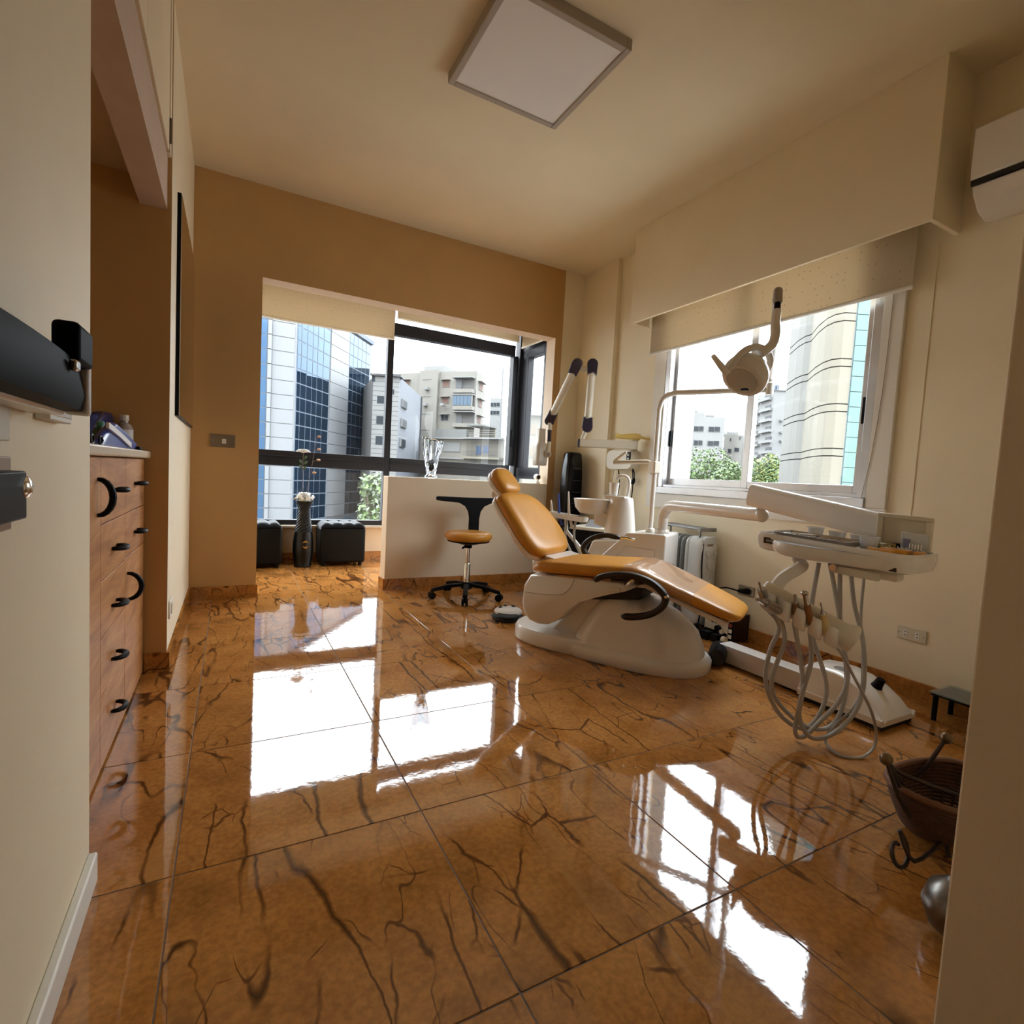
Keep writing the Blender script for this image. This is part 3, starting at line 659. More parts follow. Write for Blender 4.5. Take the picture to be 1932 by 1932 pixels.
# lamp housing: a domed shell tipped to the lower left
c0 = deep(2.2, 1409, 704); ax = (deep(2.13, 1386, 738)-deep(2.24, 1425, 676)).normalized()   # from the crown to the open rim
X_ = (deep(2.2, 1440, 715)-deep(2.2, 1375, 690)); X_ = (X_-ax*X_.dot(ax)).normalized(); Y_ = ax.cross(X_)
b = MB(); R = []
for dd, a_, b2 in ((-.082, .012, .012), (-.078, .040, .036), (-.062, .066, .056), (-.03, .086, .072), (.005, .094, .080), (.035, .094, .080), (.052, .086, .074), (.058, .070, .060)):
    R.append([c0+ax*dd+X_*(a_*math.cos(2*PI*k/24))+Y_*(b2*math.sin(2*PI*k/24)) for k in range(24)])
b.rings(R); hd = b.build('lamp_housing', SHELL, lamp, angle=60)
b = MB(); b.rings([[c0+ax*dd+X_*(.066*math.cos(2*PI*k/20))+Y_*(.056*math.sin(2*PI*k/20)) for k in range(20)] for dd in (.0585, .062)]); b.build('lens', mat('lamp_lens', (.55, .55, .52), .15), hd)
b = MB(); b.cbox(deep(2.115, 1405, 735), (.022, .02, .008)); b.build('switch', BLACKP, hd)
MB().tube([deep(2.10, 1371, 704), deep(2.08, 1360, 690), deep(2.06, 1345, 671)], [.014, .013, .009], 12).build('handle', SHELL, hd)
MB().tube([deep(2.27, 1441, 706), deep(2.25, 1440, 720), deep(2.24, 1438, 733)], [.013, .012, .009], 12).build('handle', SHELL, hd)

# ------------------------------------------------------------------ delivery arm, tray and instruments
dl = thing('delivery_table', 'white dental delivery table with instrument bar on a jointed arm', 'dental tray', G(.14, .52, .69), 0)
ab = G(.14, .52, .691); AZ = .85; aend = at('z', AZ, 1437, 972)
atop = Vector((ab.x, ab.y, AZ)); adr = (aend-atop).normalized()
MB().tube([ab, ab+Vector((0, 0, .05)), *catmull([ab+Vector((0, 0, .08)), atop+Vector((0, 0, -.035))+adr*.02, atop+Vector((0, 0, -.006))+adr*.06, atop+adr*.12], 6), atop+adr*.2, aend], .034, 16).build('swing_arm', SHELL, dl)
MB().ball(aend, .036, 16).build('arm_cap', SHELL, dl)
MB().cyl(aend+Vector((-.004, .01, .02)), aend+Vector((-.004, .01, .062)), .017).build('arm_pin', STEEL, dl)
s0 = aend + Vector((-.02, .035, .098)); s1 = Vector((2.36, 1.05, .835))
sd_ = (s1-s0).normalized(); sidev = sd_.cross(Vector((0, 0, 1))).normalized()
b = MB(); prof = rrect(.075, .115, .03, 5); b.strip([s0-sd_*.02, s0, s0.lerp(s1, .5), s1-sd_*.06, s1], [(x*.9, y) for x, y in prof], sidev)
sp = b.build('spring_arm', SHELL, dl, bevel=.004)
upv = sidev.cross(sd_).normalized()
MB().tube([s0.lerp(s1, .12)-sidev*.035-upv*.006, s0.lerp(s1, .9)-sidev*.035-upv*.006], .0016, 5).build('seam', mat('seam_grey', (.45, .42, .38), .5), sp)
for k in (.0, .03): MB().ball(s0+sd_*(.02+k)-sidev*.032-upv*.045, .005, 8).build('screw', STEEL, sp)
# tray body: outline in plan, long side along the tray direction
TA = Vector((1.965, 1.450, 0)); TL = Vector((.14, -.990, 0)); TWd = Vector((.990, .14, 0)); TZ = .788
TT = -.045                                   # the far end hangs a little lower
def TP(l, w, z): return TA + TL*l + TWd*w + Vector((0, 0, TZ+z+TT*(l-.3)))
TO = [(.0, .03), (.0, .16), (.015, .30), (.05, .345), (.14, .355), (.32, .355), (.50, .355), (.60, .345), (.652, .31), (.668, .24), (.668, .13), (.655, .045), (.60, .012), (.50, .004), (.40, .0), (.30, .0), (.20, .0), (.10, .0), (.05, .002), (.012, .010)]
TO = [(p[0]*.835, p[1]*.95) for p in TO]
tp = catmull([(p[0], p[1], 0) for p in TO], 3, True)
def tring(k, z, lo=0.): return [TP(.27+(p.x-.27)*k, .16+(p.y-.16)*k, z) for p in tp]
b = MB(); b.rings([tring(.90, -.072), tring(.965, -.066), tring(.99, -.045), tring(1.0, -.018), tring(1.0, -.004), tring(.99, 0), tring(.955, 0), tring(.945, -.008), tring(.5, -.008), tring(.1, -.008)])
body = b.build('tray_body', SHELL, dl, angle=45)
LG = [(.095, .03), (.085, -.01), (.098, -.045), (.14, -.072), (.20, -.082), (.27, -.066), (.33, -.034), (.40, -.008), (.47, .012), (.40, .04)]
LG = [(p.x, p.y) for p in catmull([(x, y, 0) for x, y in LG], 4, True)]
def lring_(k, z): return [TP(.24+(x-.24)*k, -.02+(y+.02)*k, z) for x, y in LG]
b = MB(); b.rings([lring_(.80, -.070), lring_(.95, -.062), lring_(1, -.045), lring_(1, -.026), lring_(.98, -.022), lring_(.5, -.022)]); lg_ = b.build('control_ledge', SHELL, dl, angle=50)
b = MB(); b.rings([lring_(.90, -.0215), lring_(.90, -.0200)]); b.build('keypad_panel', mat('keypad_blue_white', (.66, .69, .74), .12), lg_)
def fbox(l0, l1, w0, w1, z0, z1, name, m, par, bevel=0.):
    b = MB(); b.rings([[TP(l0, w0, z0), TP(l1, w0, z0), TP(l1, w1, z0), TP(l0, w1, z0)], [TP(l0, w0, z1), TP(l1, w0, z1), TP(l1, w1, z1), TP(l0, w1, z1)]]); return b.build(name, m, par, bevel=bevel)
d_ = fbox(.035, .085, .0005, .004, -.042, -.018, 'display_window', mat('display_black', (.01, .01, .012), .12), body)
fbox(.045, .075, -.0012, .0006, -.035, -.025, 'display_digits', mat('display_grey', (.25, .25, .26), .3), d_)
fbox(.43, .505, .014, .05, -.064, -.050, 'side_opening', mat('dark_gap', (.05, .04, .03), .7), body)
fbox(.30, .50, .05, .12, -.105, -.076, 'hanger_block', SHELL2, dl, .006)
MB().cyl(TP(.30, .02, -.092), TP(.30, .05, -.092), .014, n=6).build('hanger_bolt', CHROME, dl)
fbox(.29, .45, .03, .05, -.112, -.082, 'hanger_plate', SHELL2, dl, .004)
# curved bracket carrying the instrument bar
q0 = TP(.155, .06, -.075)
hb0, hb1 = deep(2.02, 1440, 1115), deep(1.93, 1597, 1200)
hd_ = (hb1-hb0).normalized(); hup = Vector((0, 0, 1)); hup = (hup-hd_*hup.dot(hd_)).normalized(); hs_ = hd_.cross(hup)
if hs_.dot(FWD) > 0: hs_ = -hs_                                    # towards the camera
cp = catmull([q0+Vector((0, 0, .015)), q0+Vector((0, 0, -.02)), deep(2.06, 1513, 1068), deep(2.06, 1478, 1090), deep(2.05, 1459, 1115), deep(2.03, 1447, 1140)], 6)
b = MB(); b.strip(cp, [(-.018, -.021), (.018, -.021), (.018, .021), (-.018, .021)], hs_); b.build('bar_bracket', SHELL, dl, bevel=.004)
def HB(t, o, z): return hb0 + (hb1-hb0)*t + hs_*o + hup*z
BARL = (hb1-hb0).length
bar = MB(); pr_ = [(.036*math.cos(2*PI*k/20), .043*math.sin(2*PI*k/20)) for k in range(20)]
bar.rings([[HB(t, o*s_, z*s_) for o, z in pr_] for t, s_ in ((-.03, .55), (-.02, .9), (0, 1), (.97, 1), (1.0, 1.15), (1.06, 1.25), (1.075, 1.2))]); bar = bar.build('instrument_bar', SHELL2, dl, angle=50)
for k in range(5):
    t = .07+.185*k
    b = MB(); R = []
    cz = HB(t, .042, -.008)
    for z, ro in ((-.052, .019), (-.048, .024), (.02, .027), (.024, .025), (.018, .017), (-.04, .013)):
        R.append([cz+hd_*(ro*1.0*math.cos(2*PI*j/16))+hs_*(ro*math.sin(2*PI*j/16))+Vector((0, 0, z)) for j in range(16)])
    b.rings(R); b.build('holster', SHELL, bar, angle=60)
# hoses: from the tray down in a loop and up to each holster
loops = [((1545, 1062), (1530, 1180), (1560, 1300), (1525, 1372), (1475, 1352), (1445, 1290), (1452, 1230), (1470, 1180), (1476, 1158)),
         ((1566, 1062), (1588, 1190), (1597, 1300), (1570, 1368), (1520, 1370), (1468, 1325), (1456, 1280), (1480, 1210), (1497, 1180)),
         ((1585, 1075), (1586, 1190), (1600, 1270), (1585, 1320), (1548, 1360), (1515, 1390), (1500, 1375), (1515, 1290), (1525, 1215)),
         ((1606, 1083), (1612, 1140), (1628, 1210), (1630, 1290), (1612, 1345), (1570, 1385), (1528, 1390), (1507, 1340), (1530, 1250), (1548, 1212)),
         ((1630, 1090), (1624, 1170), (1628, 1240), (1620, 1320), (1572, 1372), (1558, 1400), (1585, 1425), (1628, 1428), (1652, 1400), (1645, 1345), (1610, 1275), (1585, 1230), (1570, 1205))]
def floor_safe(d0, u, v, r):
    p = deep(d0, u, v)
    if p.z < r+.001: p = at('z', r+.001, u, v)
    return p
for k, lp in enumerate(loops):
    n = len(lp); pts = []; r_ = .0085 if k < 4 else .0055
    for i, (u, v) in enumerate(lp):
        f_ = i/(n-1); end = .07+.185*k
        d0 = 2.10*(1-f_)+ (HB(end, .042, -.06)-CAM).dot(FWD)*f_
        pts.append(floor_safe(d0, u, v, r_))
    pts[0] = Vector((pts[0].x, pts[0].y, TZ-.08)) if False else deep(2.10, *lp[0])
    pts[-1] = HB(.07+.185*k, .042, -.045)
    MB().tube(catmull(pts, 8), r_, 9).build('instrument_hose', GREYHOSE, dl)
# hand instruments resting in the holsters
def inst(k, tipuv, tipd, body_m, r0, r1, label, nm, head=None):
    base = HB(.07+.185*k, .042, -.03); tip = deep(tipd, *tipuv); mid = base.lerp(tip, .66)
    t = thing(nm, label, 'dental instrument', base, 0, 'handpieces hanging in the instrument bar')
    MB().tube([base, base.lerp(mid, .5), mid], [r0*.8, r0, r0], 10).build('grip', body_m, t)
    MB().tube([mid, mid.lerp(tip, .5), tip], [r0*.7, r1, r1], 8).build('nose', STEEL, t)
    if head: MB().ball(tip, head, 10, (1, 1, .7)).build('head', STEEL, t)
    return t
inst(0, (1432, 1098), 1.93, STEEL, .017, .0045, 'air and water syringe with a long bent spout in the instrument bar', 'air_syringe')
inst(1, (1428, 1131), 1.88, STEEL, .021, .006, 'chunky steel handpiece pointing sideways from the instrument bar', 'air_motor')
inst(2, (1500, 1122), 1.93, mat('bronze_grip', (.28, .17, .10), .35, metal=.6), .0125, .006, 'slim bronze-handled turbine in the middle of the instrument bar', 'turbine')
inst(3, (1518, 1119), 1.90, mat('copper_grip', (.35, .16, .07), .35, metal=.6), .0125, .008, 'copper-banded contra-angle with a round head in the instrument bar', 'contra_angle', .0135)
inst(4, (1548, 1137), 1.90, mat('yellow_grip', (.66, .52, .24), .4), .0135, .003, 'pale yellow scaler handpiece in the instrument bar', 'scaler')

# ------------------------------------------------------------------ drawer cabinet in the niche
OAK = wood_mat('oak_veneer', (.34, .135, .042), (.53, .255, .092), (9, 1.3, 9), .5, (.5, 0, 0))
cab = thing('drawer_cabinet', 'tall oak veneer drawer cabinet standing in the brown niche', 'cabinet', (-.6, 2.12, 0))
bx('carcass', OAK, cab, (-.855, 1.46, .0), (-.354, 2.785, .968), bevel=.002)
FX0, FX1 = -.352, -.334
def pull(y, z, w, par, vertical=False, out=.034):
    P = []
    for i in range(11):
        a = PI*i/10; P.append((FX1+out*math.sin(a), y+(0 if vertical else -w/2*math.cos(a)), z+(-w/2*math.cos(a) if vertical else 0)))
    P[0] = (FX1-.001, P[0][1], P[0][2]); P[-1] = (FX1-.001, P[-1][1], P[-1][2])
    MB().tube(P, [.005]+[.0065+.003*math.sin(PI*i/10) for i in range(1, 10)]+[.005], 8).build('handle', BLACKP, par)
def front(nm, ya, yb, za, zb): return bx(nm, OAK, cab, (FX0, ya+.0016, za+.0016), (FX1, yb-.0016, zb-.0016), bevel=.0015)
f = front('door', 1.46, 1.92, .01, .966); pull(1.875, .85, .105, f, True, .036)
zs = [.966, .765, .595, .420, .238, .01]; hz = [.862, .672, .485, .307, .13]
for k in range(5): f = front('drawer', 1.92, 2.33, zs[k+1], zs[k]); pull(2.125, hz[k], .085, f)
for k, (a, c, h_) in enumerate(((.765, .966, .868), (.60, .765, .676))): f = front('drawer', 2.33, 2.785, a, c); pull(2.56, h_, .085, f)
f = front('door', 2.33, 2.785, .01, .60); pull(2.375, .487, .10, f, True, .045)
bx('countertop', mat('cream_laminate', (.60, .49, .35), .35), cab, (-.858, 1.45, .969), (-.312, 2.797, 1.0), bevel=.006)

# things on the cabinet (all standing on its top at z = 1)
def on_cab(u, v, x): p = at('x', x, u, v); p.z = max(p.z, 1.001); return p
BLUE = mat('blue_vinyl', (.012, .05, .30), .3, var=.15, scale=12); WHITEL = mat('white_label', (.75, .74, .74), .5)
def pouch(name, label, pts, x, th, m_):
    P = [on_cab(u, v, x) for u, v in pts]; c = sum(P, Vector())/len(P); b = MB()
    ring = lambda k, dx: [Vector((x+dx, c.y+(p.y-c.y)*k, 1.001+(p.z-1.001)*(1 if k == 1 else .5+.5*k))) for p in P]
    b.rings([ring(.75, -th), ring(.94, -th*.8), ring(1, -th*.15), ring(1, .15*th), ring(.94, th*.8), ring(.75, th)])
    return b
p1_ = thing('wipes_pouch', 'blue vinyl pouch with a white zip strip lying on the cabinet', 'pouch', on_cab(225, 846, -.38))
pouch('', '', [(172, 846), (250, 847), (254, 838), (232, 815), (211, 797), (192, 812), (180, 832)], -.352, .014, BLUE).build('body', BLUE, p1_, angle=70)
b = MB(); q = [on_cab(203, 802, -.334), on_cab(225, 820, -.333), on_cab(246, 840, -.334)]; b.strip(q, [(-.004, -.009), (.004, -.009), (.004, .009), (-.004, .009)], (1, 0, 0)); b.build('zip_strip', WHITEL, p1_)
p2_ = thing('zip_bag', 'large dark blue bag standing behind the zip pouch on the cabinet', 'bag', on_cab(185, 846, -.47))
pouch('', '', [(160, 846), (206, 846), (212, 790), (205, 778), (190, 776), (165, 782)], -.475, .028, BLUE).build('body', mat('navy_vinyl', (.008, .022, .13), .35, var=.15, scale=12), p2_, angle=70)
b = MB(); b.tube([on_cab(196, 777, -.446), on_cab(186, 792, -.446), on_cab(178, 803, -.446)], .0022, 5); b.build('zipper', STEEL, p2_)
def bottle(name, label, u, v0, v1, x, r, m_, capm, lab=None):
    p = on_cab(u, v1, x); h = at('x', x, u, v0).z-1.0; c = Vector((x, p.y, 1.0005))
    t = thing(name, label, 'bottle', c)
    MB().lathe([(r*.9, 0), (r, .004), (r, h*.62), (r*.8, h*.72), (r*.45, h*.78), (r*.42, h*.84)], c, 18).build('body', m_, t)
    MB().lathe([(r*.52, h*.83), (r*.54, h*.84), (r*.54, h*.985), (r*.48, h)], c, 16).build('cap', capm, t)
    if lab: MB().lathe([(r*1.012, h*.15), (r*1.012, h*.58)], c, 18).build('label_band', lab, t)
    return t
bottle('clear_bottle', 'clear bottle with a white screw cap and white label on the cabinet', 234, 783, 846, -.40, .032, mat('clear_pet', (.42, .36, .33), .15), WHITEP, WHITEL)
bottle('green_bottle', 'small bottle with a green cap among the blue bags', 189, 795, 846, -.405, .022, mat('green_glass', (.02, .10, .06), .2), mat('green_cap', (.08, .28, .20), .4))
b = MB(); c = on_cab(196, 846, -.60); c.z = 1.09
b.rings([[c+Vector((dx, .125*k*math.cos(2*PI*i/28), .089*k*math.sin(2*PI*i/28))) for i in range(28)] for dx, k in ((-.010, .9), (-.008, 1), (.006, 1), (.008, .97), (.004, .88), (.004, .3))])
tag(b.build('round_tray', mat('walnut', (.10, .025, .012), .35), None), 'round dark wooden tray leaning upright behind the blue bags', 'tray')
gl = thing('eyeglasses', 'folded dark eyeglasses lying at the cabinet edge', 'glasses', on_cab(182, 845, -.335))
for u in (174, 190): p = on_cab(u, 843, -.335); MB().tube([p+Vector((0, .022*math.cos(2*PI*i/14), .012*math.sin(2*PI*i/14)+.013)) for i in range(14)], .0028, 6, closed=True).build('rim', BLACKP, gl)
MB().tube([on_cab(196, 843, -.335)+Vector((0, .01, .014)), on_cab(196, 843, -.335)+Vector((-.06, .03, .014))], .0022, 6).build('temple', CHROME, gl)
p = Vector((-.345, 2.66, 1.0005)); tag(MB().box(p-Vector((.015, .03, 0)), p+Vector((.015, .03, .014))).build('small_case', BLACKP, None, bevel=.003), 'tiny black case at the end of the blue pouch', 'case')
p = on_cab(170, 846, -.36); tag(MB().box(Vector((-.425, 2.0, 1.0005)), Vector((-.385, 2.11, 1.028)), ).build('tissue_packet', mat('printed_paper', (.55, .52, .47), .6, var=.3, scale=40), None, bevel=.006), 'crumpled printed paper packet beside the eyeglasses', 'packet')

# ------------------------------------------------------------------ left wall fittings
mir = thing('wall_mirror', 'tall frameless mirror with a black edge on the cream wall', 'mirror', (-.235, 3.56, 1.185))
bx('backing', BLACKP, mir, (XL, 3.05, 1.185), (XL+.016, 4.08, 2.235)); bx('mirror_glass', mat('mirror_silver', (.55, .52, .47), .03, metal=1), mir, (XL+.0162, 3.058, 1.19), (XL+.019, 4.078, 2.23), smooth=False)
def wallplate(name, label, cat, o, X, Y, w, h, m_, grp=None, t=.008):
    """o centre on the wall, X/Y in-plane axes; returns thing and a helper for boxes"""
    X = Vector(X); Y = Vector(Y); N = X.cross(Y); o = Vector(o)
    th = thing(name, label, cat, o - Y*h/2, 0, grp)
    def pb(nm, cx_, cy_, ww, hh, n0, n1, mm, bev=.001, par=None):
        b = MB(); R = []
        for n_ in (n0, n1): R.append([o+X*(cx_+sx_*ww/2)+Y*(cy_+sy_*hh/2)+N*n_ for sx_, sy_ in ((-1, -1), (1, -1), (1, 1), (-1, 1))])
        b.rings(R); return b.build(nm, mm, par or th, bevel=bev)
    pb('plate', 0, 0, w, h, 0, t, m_, .002)
    return th, pb
BRASSP = mat('bronze_plate', (.30, .24, .17), .35, metal=.8)
t, pb = wallplate('light_switch', 'bronze metal light switch plate on the tan wall', 'switch', (-.053, YB, 1.118), (1, 0, 0), (0, 0, 1), .155, .088, BRASSP)
pb('rocker', .008, -.002, .026, .034, .008, .012, WHITEP)
for s_ in (-1, 1): pb('screw', s_*.06, 0, .006, .006, .008, .0095, STEEL)
t, pb = wallplate('wall_socket', 'small pale socket low on the wall beneath the mirror', 'socket', (XL, 2.905, .27), (0, 1, 0), (0, 0, 1), .12, .085, WHITEP); pb('outlet', 0, 0, .05, .05, .008, .013, SHELL2)
IV = mat('ivory_plate', (.66, .60, .46), .4)
t, pb = wallplate('wall_socket', 'ivory double socket plate beside the delivery hoses', 'socket', (XR, 1.277, .311), (0, -1, 0), (0, 0, 1), .125, .06, IV)
for s_ in (-1, 1): pb('outlet', s_*.026, 0, .020, .034, .008, .0105, WHITEP); pb('slot', s_*.026, .008, .007, .004, .0105, .0112, BLACKP); pb('slot', s_*.026, -.008, .007, .004, .0105, .0112, BLACKP); pb('screw', s_*.053, 0, .005, .005, .008, .0092, STEEL)
t, pb = wallplate('wall_socket', 'metal socket plate holding a black plug below the window', 'socket', (XR, 2.216, .322), (0, -1, 0), (0, 0, 1), .118, .066, BRASSP)
pg = thing('power_plug', 'black plug and cord in the wall socket below the window', 'plug', (2.93, 2.21, .30))
MB().tube([(2.951, 2.20, .322), (2.925, 2.21, .324), (2.90, 2.24, .322)], [.022, .018, .009], 10).build('plug', BLACKP, pg)
MB().tube(catmull([(2.90, 2.24, .322), (2.875, 2.30, .33), (2.87, 2.37, .31), (2.87, 2.414, .29)], 6), .005, 7).build('cord', BLACKP, pg)

# ------------------------------------------------------------------ entrance wall fittings
XE = -.27
ds = thing('wall_dispenser', 'glossy black and white dispenser on the entrance wall', 'dispenser', (XE, .75, 1.03))
bx('back_plate', SHELL, ds, (XE, .42, 1.028), (XE+.045, 1.045, 1.10), bevel=.006)
b = MB(); R = []
for i in range(13):
    y = .42+.62*i/12; bow = .012*math.sin(PI*i/12)
    R.append([Vector((XE+.045, y, 1.034)), Vector((XE+.066+bow, y, 1.036)), Vector((XE+.07+bow, y, 1.060)), Vector((XE+.062+bow, y, 1.103+.006*(i/12))), Vector((XE+.045, y, 1.106+.006*(i/12)))])
b.rings(R); b.build('front_cover', mat('gloss_black', (.003, .003, .0035), .5, spec=.03), ds, angle=60)
bx('end_cap', SHELL, ds, (XE+.045, 1.035, 1.030), (XE+.075, 1.052, 1.112), bevel=.004)
bx('lever', mat('gloss_black', (.003, .003, .0035), .5, spec=.03), ds, (XE+.045, .962, 1.100), (XE+.078, 1.048, 1.158), bevel=.008, seg=3)
bx('sensor', STEEL, ds, (XE+.072, .93, 1.085), (XE+.0815, .952, 1.10), bevel=.003)
t, pb = wallplate('light_switch', 'white light switch under the black dispenser', 'switch', (XE, 1.135, 1.055), (0, 1, 0), (0, 0, 1), .125, .066, WHITEP, t=.02); pb('rocker', 0, 0, .10, .05, .02, .023, SHELL)
t, pb = wallplate('blank_plate', 'beige blank plate near the door lock', 'plate', (XE, .89, 1.01), (0, 1, 0), (0, 0, 1), .11, .055, IV)
lk = thing('door_lock', 'brown metal door lock with a black keep and chrome knob', 'lock', (XE, .90, .86))
bx('lock_plate', mat('brown_metal', (.25, .16, .10), .4, metal=.5), lk, (XE, .83, .862), (XE+.006, .955, .962), bevel=.002)
bx('keep', BLACKP, lk, (XE+.006, .80, .880), (XE+.03, .925, .944), bevel=.003); MB().ball((XE+.022, .925, .922), .018, 14, (.8, 1, 1)).build('knob', CHROME, lk)

# ------------------------------------------------------------------ ceiling panel and air conditioner
cl = thing('ceiling_panel_light', 'square white panel lamp on the ceiling, switched off', 'ceiling light', (1.2, 2.24, 2.862))
b = MB()
for a, c in (((.895, 1.93), (.925, 2.55)), ((1.485, 1.93), (1.515, 2.55)), ((.925, 1.93), (1.485, 1.96)), ((.925, 2.52), (1.485, 2.55))): b.box((*a, 2.862), (*c, H))
b.build('frame', mat('grey_frame', (.42, .36, .29), .5), cl, bevel=.003); bx('diffuser', mat('diffuser_white', (.85, .83, .80), .5), cl, (.925, 1.96, 2.868), (1.485, 2.52, 2.90))
ac = thing('air_conditioner', 'white split air conditioner high on the right wall', 'air conditioner', (2.86, .78, 2.2))
prof = [(XR, 2.56), (XR, 2.215), (2.90, 2.205), (2.83, 2.225), (2.775, 2.275), (2.757, 2.33), (2.755, 2.50), (2.765, 2.545), (2.79, 2.56)]
b = MB(); b.prism(prof, lambda x, z: Vector((x, 1.148, z)), lambda x, z: Vector((x, .42, z))); b.build('casing', SHELL, ac, bevel=.012, seg=3)
bx('front_panel', SHELL, ac, (2.742, .42, 2.335), (2.757, 1.15, 2.548), bevel=.007, seg=3)
bx('air_slot', mat('slot_black', (.006, .006, .006), .5), ac, (2.748, .42, 2.312), (2.762, 1.147, 2.334)); 
b = MB(); b.rings([[Vector(p) for p in ((2.757, 1.10, 2.305), (2.757, .42, 2.305), (2.786, .42, 2.258), (2.786, 1.07, 2.258))], [Vector(p) for p in ((2.750, 1.10, 2.302), (2.750, .42, 2.302), (2.779, .42, 2.254), (2.779, 1.07, 2.254))]]); b.build('louvre', SHELL, ac)

# ------------------------------------------------------------------ ottomans, floor vase and flowers in the bay
LEATH = mat('black_leatherette', (.004, .004, .005), .42, bump=.08, bscale=160, spec=.14)
def ottoman(label, x0, x1, y0_, y1_):
    t = thing('ottoman', label, 'ottoman', ((x0+x1)/2, (y0_+y1_)/2, 0), 0, 'black cube ottomans in the bay')
    bx('body', LEATH, t, (x0, y0_, .035), (x1, y1_, .385), bevel=.02, seg=3)
    b = MB(); n = 28; V = []; F = []
    for j in range(n+1):
        for i in range(n+1):
            fx, fy = i/n, j/n; ed = min(1, min(fx, 1-fx, fy, 1-fy)*9); tz = abs(math.sin(fx*4*PI))*abs(math.sin(fy*4*PI))
            V.append(Vector((x0+(x1-x0)*fx, y0_+(y1_-y0_)*fy, .385+.034*math.sqrt(ed)+.014*tz**.5*ed)))
    for j in range(n):
        for i in range(n): a = j*(n+1)+i; F.append((a, a+1, a+n+2, a+n+1))
    b.add(V, F); b.build('tufted_top', LEATH, t, angle=180)
    for fx in (x0+.04, x1-.04):
        for fy in (y0_+.04, y1_-.04): MB().cyl((fx, fy, 0), (fx, fy, .037), .018, .022, 10).build('foot', BLACKP, t)
ottoman('black tufted cube ottoman to the right of the floor vase', .78, 1.215, 5.33, 5.66)
ottoman('black tufted cube ottoman half behind the tan wall', .0, .437, 5.32, 5.66)
VC = Vector((.632, 5.40, 0))
fv = thing('floor_vase', 'tall black floor vase with a scaled neck and gold motif', 'vase', VC)
b = MB(); prof = [(.075, 0), (.082, .01), (.078, .03), (.088, .08), (.095, .16), (.094, .24), (.086, .31), (.080, .34)]
b.lathe(prof, VC, 28); b.build('body', mat('vase_gloss', (.005, .005, .006), .3, spec=.25), fv)
b = MB(); R = []
for k in range(21):
    f_ = k/20; r = .080-.028*math.sin(min(1, f_*1.25)*PI/2) + (.030*max(0, (f_-.72)/.28)**1.6); z = .34+.30*f_
    R.append([VC+Vector(((r+.004*((i+k) % 2))*math.cos(2*PI*i/24), (r+.004*((i+k) % 2))*math.sin(2*PI*i/24), z)) for i in range(24)])
b.rings(R, cap=False); b.build('scaled_neck', mat('vase_matt', (.007, .007, .008), .45, spec=.25), fv, smooth=False)
gold = mat('gold_leaf', (.55, .34, .10), .3, metal=.8)
for s_ in (1, -1):
    P = []
    for i in range(9):
        a = i/8; P.append((-.030+.060*a, .225+s_*(.012+.026*math.sin(PI*a))))
    for i in range(8, -1, -1):
        a = i/8; P.append((-.030+.060*a, .225+s_*(.012+.010*math.sin(PI*a))))
    b = MB(); b.prism(P, lambda x, z: VC+Vector((x+.01, -.0945+x*x*4, z)), lambda x, z: VC+Vector((x+.01, -.0965+x*x*4, z))); b.build('gold_motif', gold, fv)
PET = mat('white_petal', (.80, .78, .76), .6); LEAF = mat('dark_leaf', (.05, .10, .05), .5); STEMM = mat('stem_brown', (.10, .06, .045), .6); POD = mat('brown_pod', (.38, .20, .10), .6)
def rose(name, label, c, r, stem, tilt=(0, 0), layers=3):
    t = thing(name, label, 'flower', stem[0], 0)
    MB().tube(catmull(stem, 6), .0028, 6).build('stem', STEMM, t)
    for L_ in range(layers):
        n = 5+L_*2; rr_ = r*(.35+.65*(L_+1)/layers)
        for i in range(n):
            a = 2*PI*(i/n)+L_*.5; b = MB(); out = Vector((math.cos(a), math.sin(a), 0)); sd = Vector((-math.sin(a), math.cos(a), 0)); up = max(.12, .8-.20*L_)
            p0 = c; R = []
            for s_ in range(5):
                q = s_/4; w = rr_*.62*math.sin(PI*(.18+.72*q)); ce = p0+out*(rr_*q*.95)+Vector((0, 0, rr_*(up*math.sin(q*1.6)-.15*q*q*L_)))
                R.append([ce-sd*w, ce+Vector((0, 0, -w*.25)), ce+sd*w])
            V = [p for r_ in R for p in r_]; F = []
            for s_ in range(4):
                for k in range(2): x = s_*3+k; F.append((x, x+1, x+4, x+3))
            b.add(V, F); b.build('petal', PET, t, angle=180, solid=.001)
    return t
r1 = rose('artificial_rose', 'single white artificial rose on a long stem in the floor vase', Vector((.607, 5.38, 1.105)), .068, [VC+Vector((-.01, 0, .66)), Vector((.608, 5.39, .85)), Vector((.607, 5.38, 1.10))])
for dx, dz, s_ in ((.03, -.06, 1), (.035, -.11, 1), (-.03, -.10, -1), (-.028, -.15, -1), (.028, -.16, 1)):
    p = Vector((.607, 5.385, 1.10+dz)); q = p+Vector((dx*1.3, -.01, .035)); b = MB(); sd = Vector((.3*s_, 0, -1)).normalized()*.018
    b.add([p, p.lerp(q, .5)+sd, q, p.lerp(q, .5)-sd], [(0, 1, 2, 3)]); b.build('leaf', LEAF, r1, solid=.0012)
hyd = thing('white_hydrangea', 'ruffled white artificial bloom filling the mouth of the floor vase', 'flower', VC+Vector((0, 0, .642)))
rh_ = random.Random(11)
